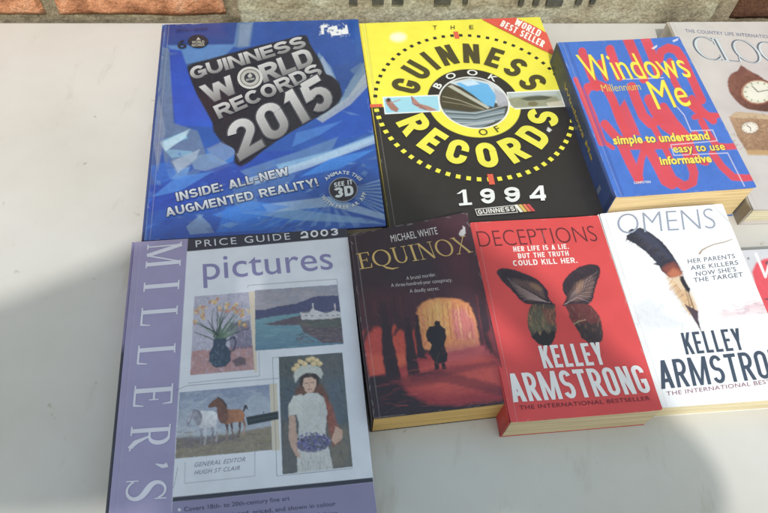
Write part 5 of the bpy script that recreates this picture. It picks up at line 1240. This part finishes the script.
book_body(book, w, l, h, ink_soft, page_mat('grey_pages', (232, 226, 206)), (212, 212, 218), (210, 210, 214), False)
# ================================================================== the photographer, whose shadow falls over the lower books
def skin_m(name, c, r=.55, bump=.1, sc=40):
    m, nt, b = mat(name, None, r, .35); noise_mix(nt, b, [tuple(lin(c, .62)), tuple(lin(c, .8))], sc, bump=bump, dist=.002); return m
PS = skin_m('skin', (214, 164, 136), .5); PJ = skin_m('jacket_cloth', (58, 70, 92), .9, .3, 120); PT = skin_m('trouser_cloth', (60, 58, 60), .9, .3, 120); PH = skin_m('hair', (64, 46, 34), .7, .8, 200)
J = []; Ed = []; Rr = []
def jt(p, r, par=None):
    J.append(Vector(p)); Rr.append(r if isinstance(r, tuple) else (r, r)); i = len(J) - 1
    if par is not None: Ed.append((par, i))
    return i
pel = jt((0, -.47, .12), (.155, .105)); wa = jt((0, -.43, .24), (.135, .095), pel); ch = jt((0, -.36, .41), (.165, .11), wa); un = jt((0, -.30, .53), (.12, .085), ch)
nk = jt((0, -.255, .585), .052, un); hd0 = jt((0, -.225, .62), .068, nk); hd1 = jt((0, -.19, .665), (.078, .088), hd0); hd2 = jt((0, -.170, .705), (.062, .07), hd1)
for sx in (-1, 1):
    tz = jt((sx * .095, -.255, .600), .078, un)
    sh_ = jt((sx * .170, -.265, .580), .078 if sx < 0 else .066, tz)
    el0 = jt((-.44, -.305, .575), (.085, .115), sh_) if sx < 0 else sh_
    el = jt((-.28, -.262, .585) if sx < 0 else (.30, -.225, .465), .072 if sx < 0 else .045, el0)
    fa = jt((-.19, -.215, .600), .070, el) if sx < 0 else el
    fb = jt((-.145, -.155, .590), .072, fa) if sx < 0 else fa
    wr = jt((sx * .135, -.085, .545), .026, fb); pm = jt((sx * .092, -.062, .540), (.030, .017), wr)
    for k, (dy, dz, L) in enumerate(((.014, .026, .058), (.016, .009, .066), (.013, -.008, .060), (.006, -.023, .047))):
        a = jt((sx * .074, -.060 + dy * .4, .540 + dz), .0095, pm); b_ = jt((sx * (.074 - L * .45), -.054 + dy, .540 + dz * 1.1), .0085, a); jt((sx * (.074 - L * .8), -.064 + dy, .538 + dz * 1.05), .007, b_)
    t1 = jt((sx * .082, -.082, .556), .011, pm); t2 = jt((sx * .060, -.092, .562), .0095, t1); jt((sx * .042, -.090, .560), .008, t2)
    hp = jt((sx * .095, -.46, .03), .095, pel); kn = jt((sx * .11, -.40, -.30), .062, hp); an = jt((sx * .11, -.47, -.68), .040, kn); ft = jt((sx * .115, -.44, -.720), (.042, .030), an); jt((sx * .13, -.31, -.730), (.040, .020), ft)
me = bpy.data.meshes.new('person'); me.from_pydata(J, Ed, []); pb = bpy.data.objects.new('person', me); link(pb)
sk = pb.modifiers.new('skin', 'SKIN'); 
for i, r_ in enumerate(Rr): me.skin_vertices[0].data[i].radius = r_; me.skin_vertices[0].data[i].use_root = (i == 0)
sb_ = pb.modifiers.new('sub', 'SUBSURF'); sb_.levels = 2; sb_.render_levels = 2
dg = bpy.context.evaluated_depsgraph_get(); dg.update(); m2 = bpy.data.meshes.new_from_object(pb.evaluated_get(dg)); pb.modifiers.clear(); pb.data = m2
m2.materials.clear()
for m_ in (PS, PJ, PT): m2.materials.append(m_)
for p in m2.polygons:
    q = p.center; p.use_smooth = True
    hand = abs(q.x) < .142 and q.y > -.11 and q.z > .48
    p.material_index = 0 if (hand or (q.z > .588 and abs(q.x) < .09 and q.y > -.27)) else (1 if q.z > .08 else 2)
# face: brow, nose, chin pulled out of the head mesh
for v in m2.vertices:
    d = v.co - Vector((0, -.135, .645)); k = math.exp(-(d.x / .012) ** 2 - (d.y / .03) ** 2 - (d.z / .016) ** 2)
    v.co += Vector((0, .78, -.45)) * .024 * k
tag(pb, 'person in a dark jacket leaning over the table with both hands raised', 'person')
pb.data.name = 'person'
Vh = []; Fh = []; nu, nv = 28, 14
for j in range(nv + 1):
    for i in range(nu):
        a = 2 * math.pi * i / nu; b_ = (math.pi * .56) * j / nv
        rr = 1 + .03 * math.sin(a * 9 + j) + .02 * math.sin(a * 17)
        p = Vector((.090 * math.sin(b_) * math.cos(a), .100 * math.sin(b_) * math.sin(a), .094 * math.cos(b_))) * rr
        p.rotate(Matrix.Rotation(R(28), 3, 'X')); Vh.append(p + Vector((0, -.20, .678)))
for j in range(nv):
    for i in range(nu): Fh.append((j * nu + i, (j + 1) * nu + i, (j + 1) * nu + (i + 1) % nu, j * nu + (i + 1) % nu))
o = mesh_obj('hair', Vh, Fh, PH, pb)
for p in o.data.polygons: p.use_smooth = True
sld = o.modifiers.new('thick', 'SOLIDIFY'); sld.thickness = .008
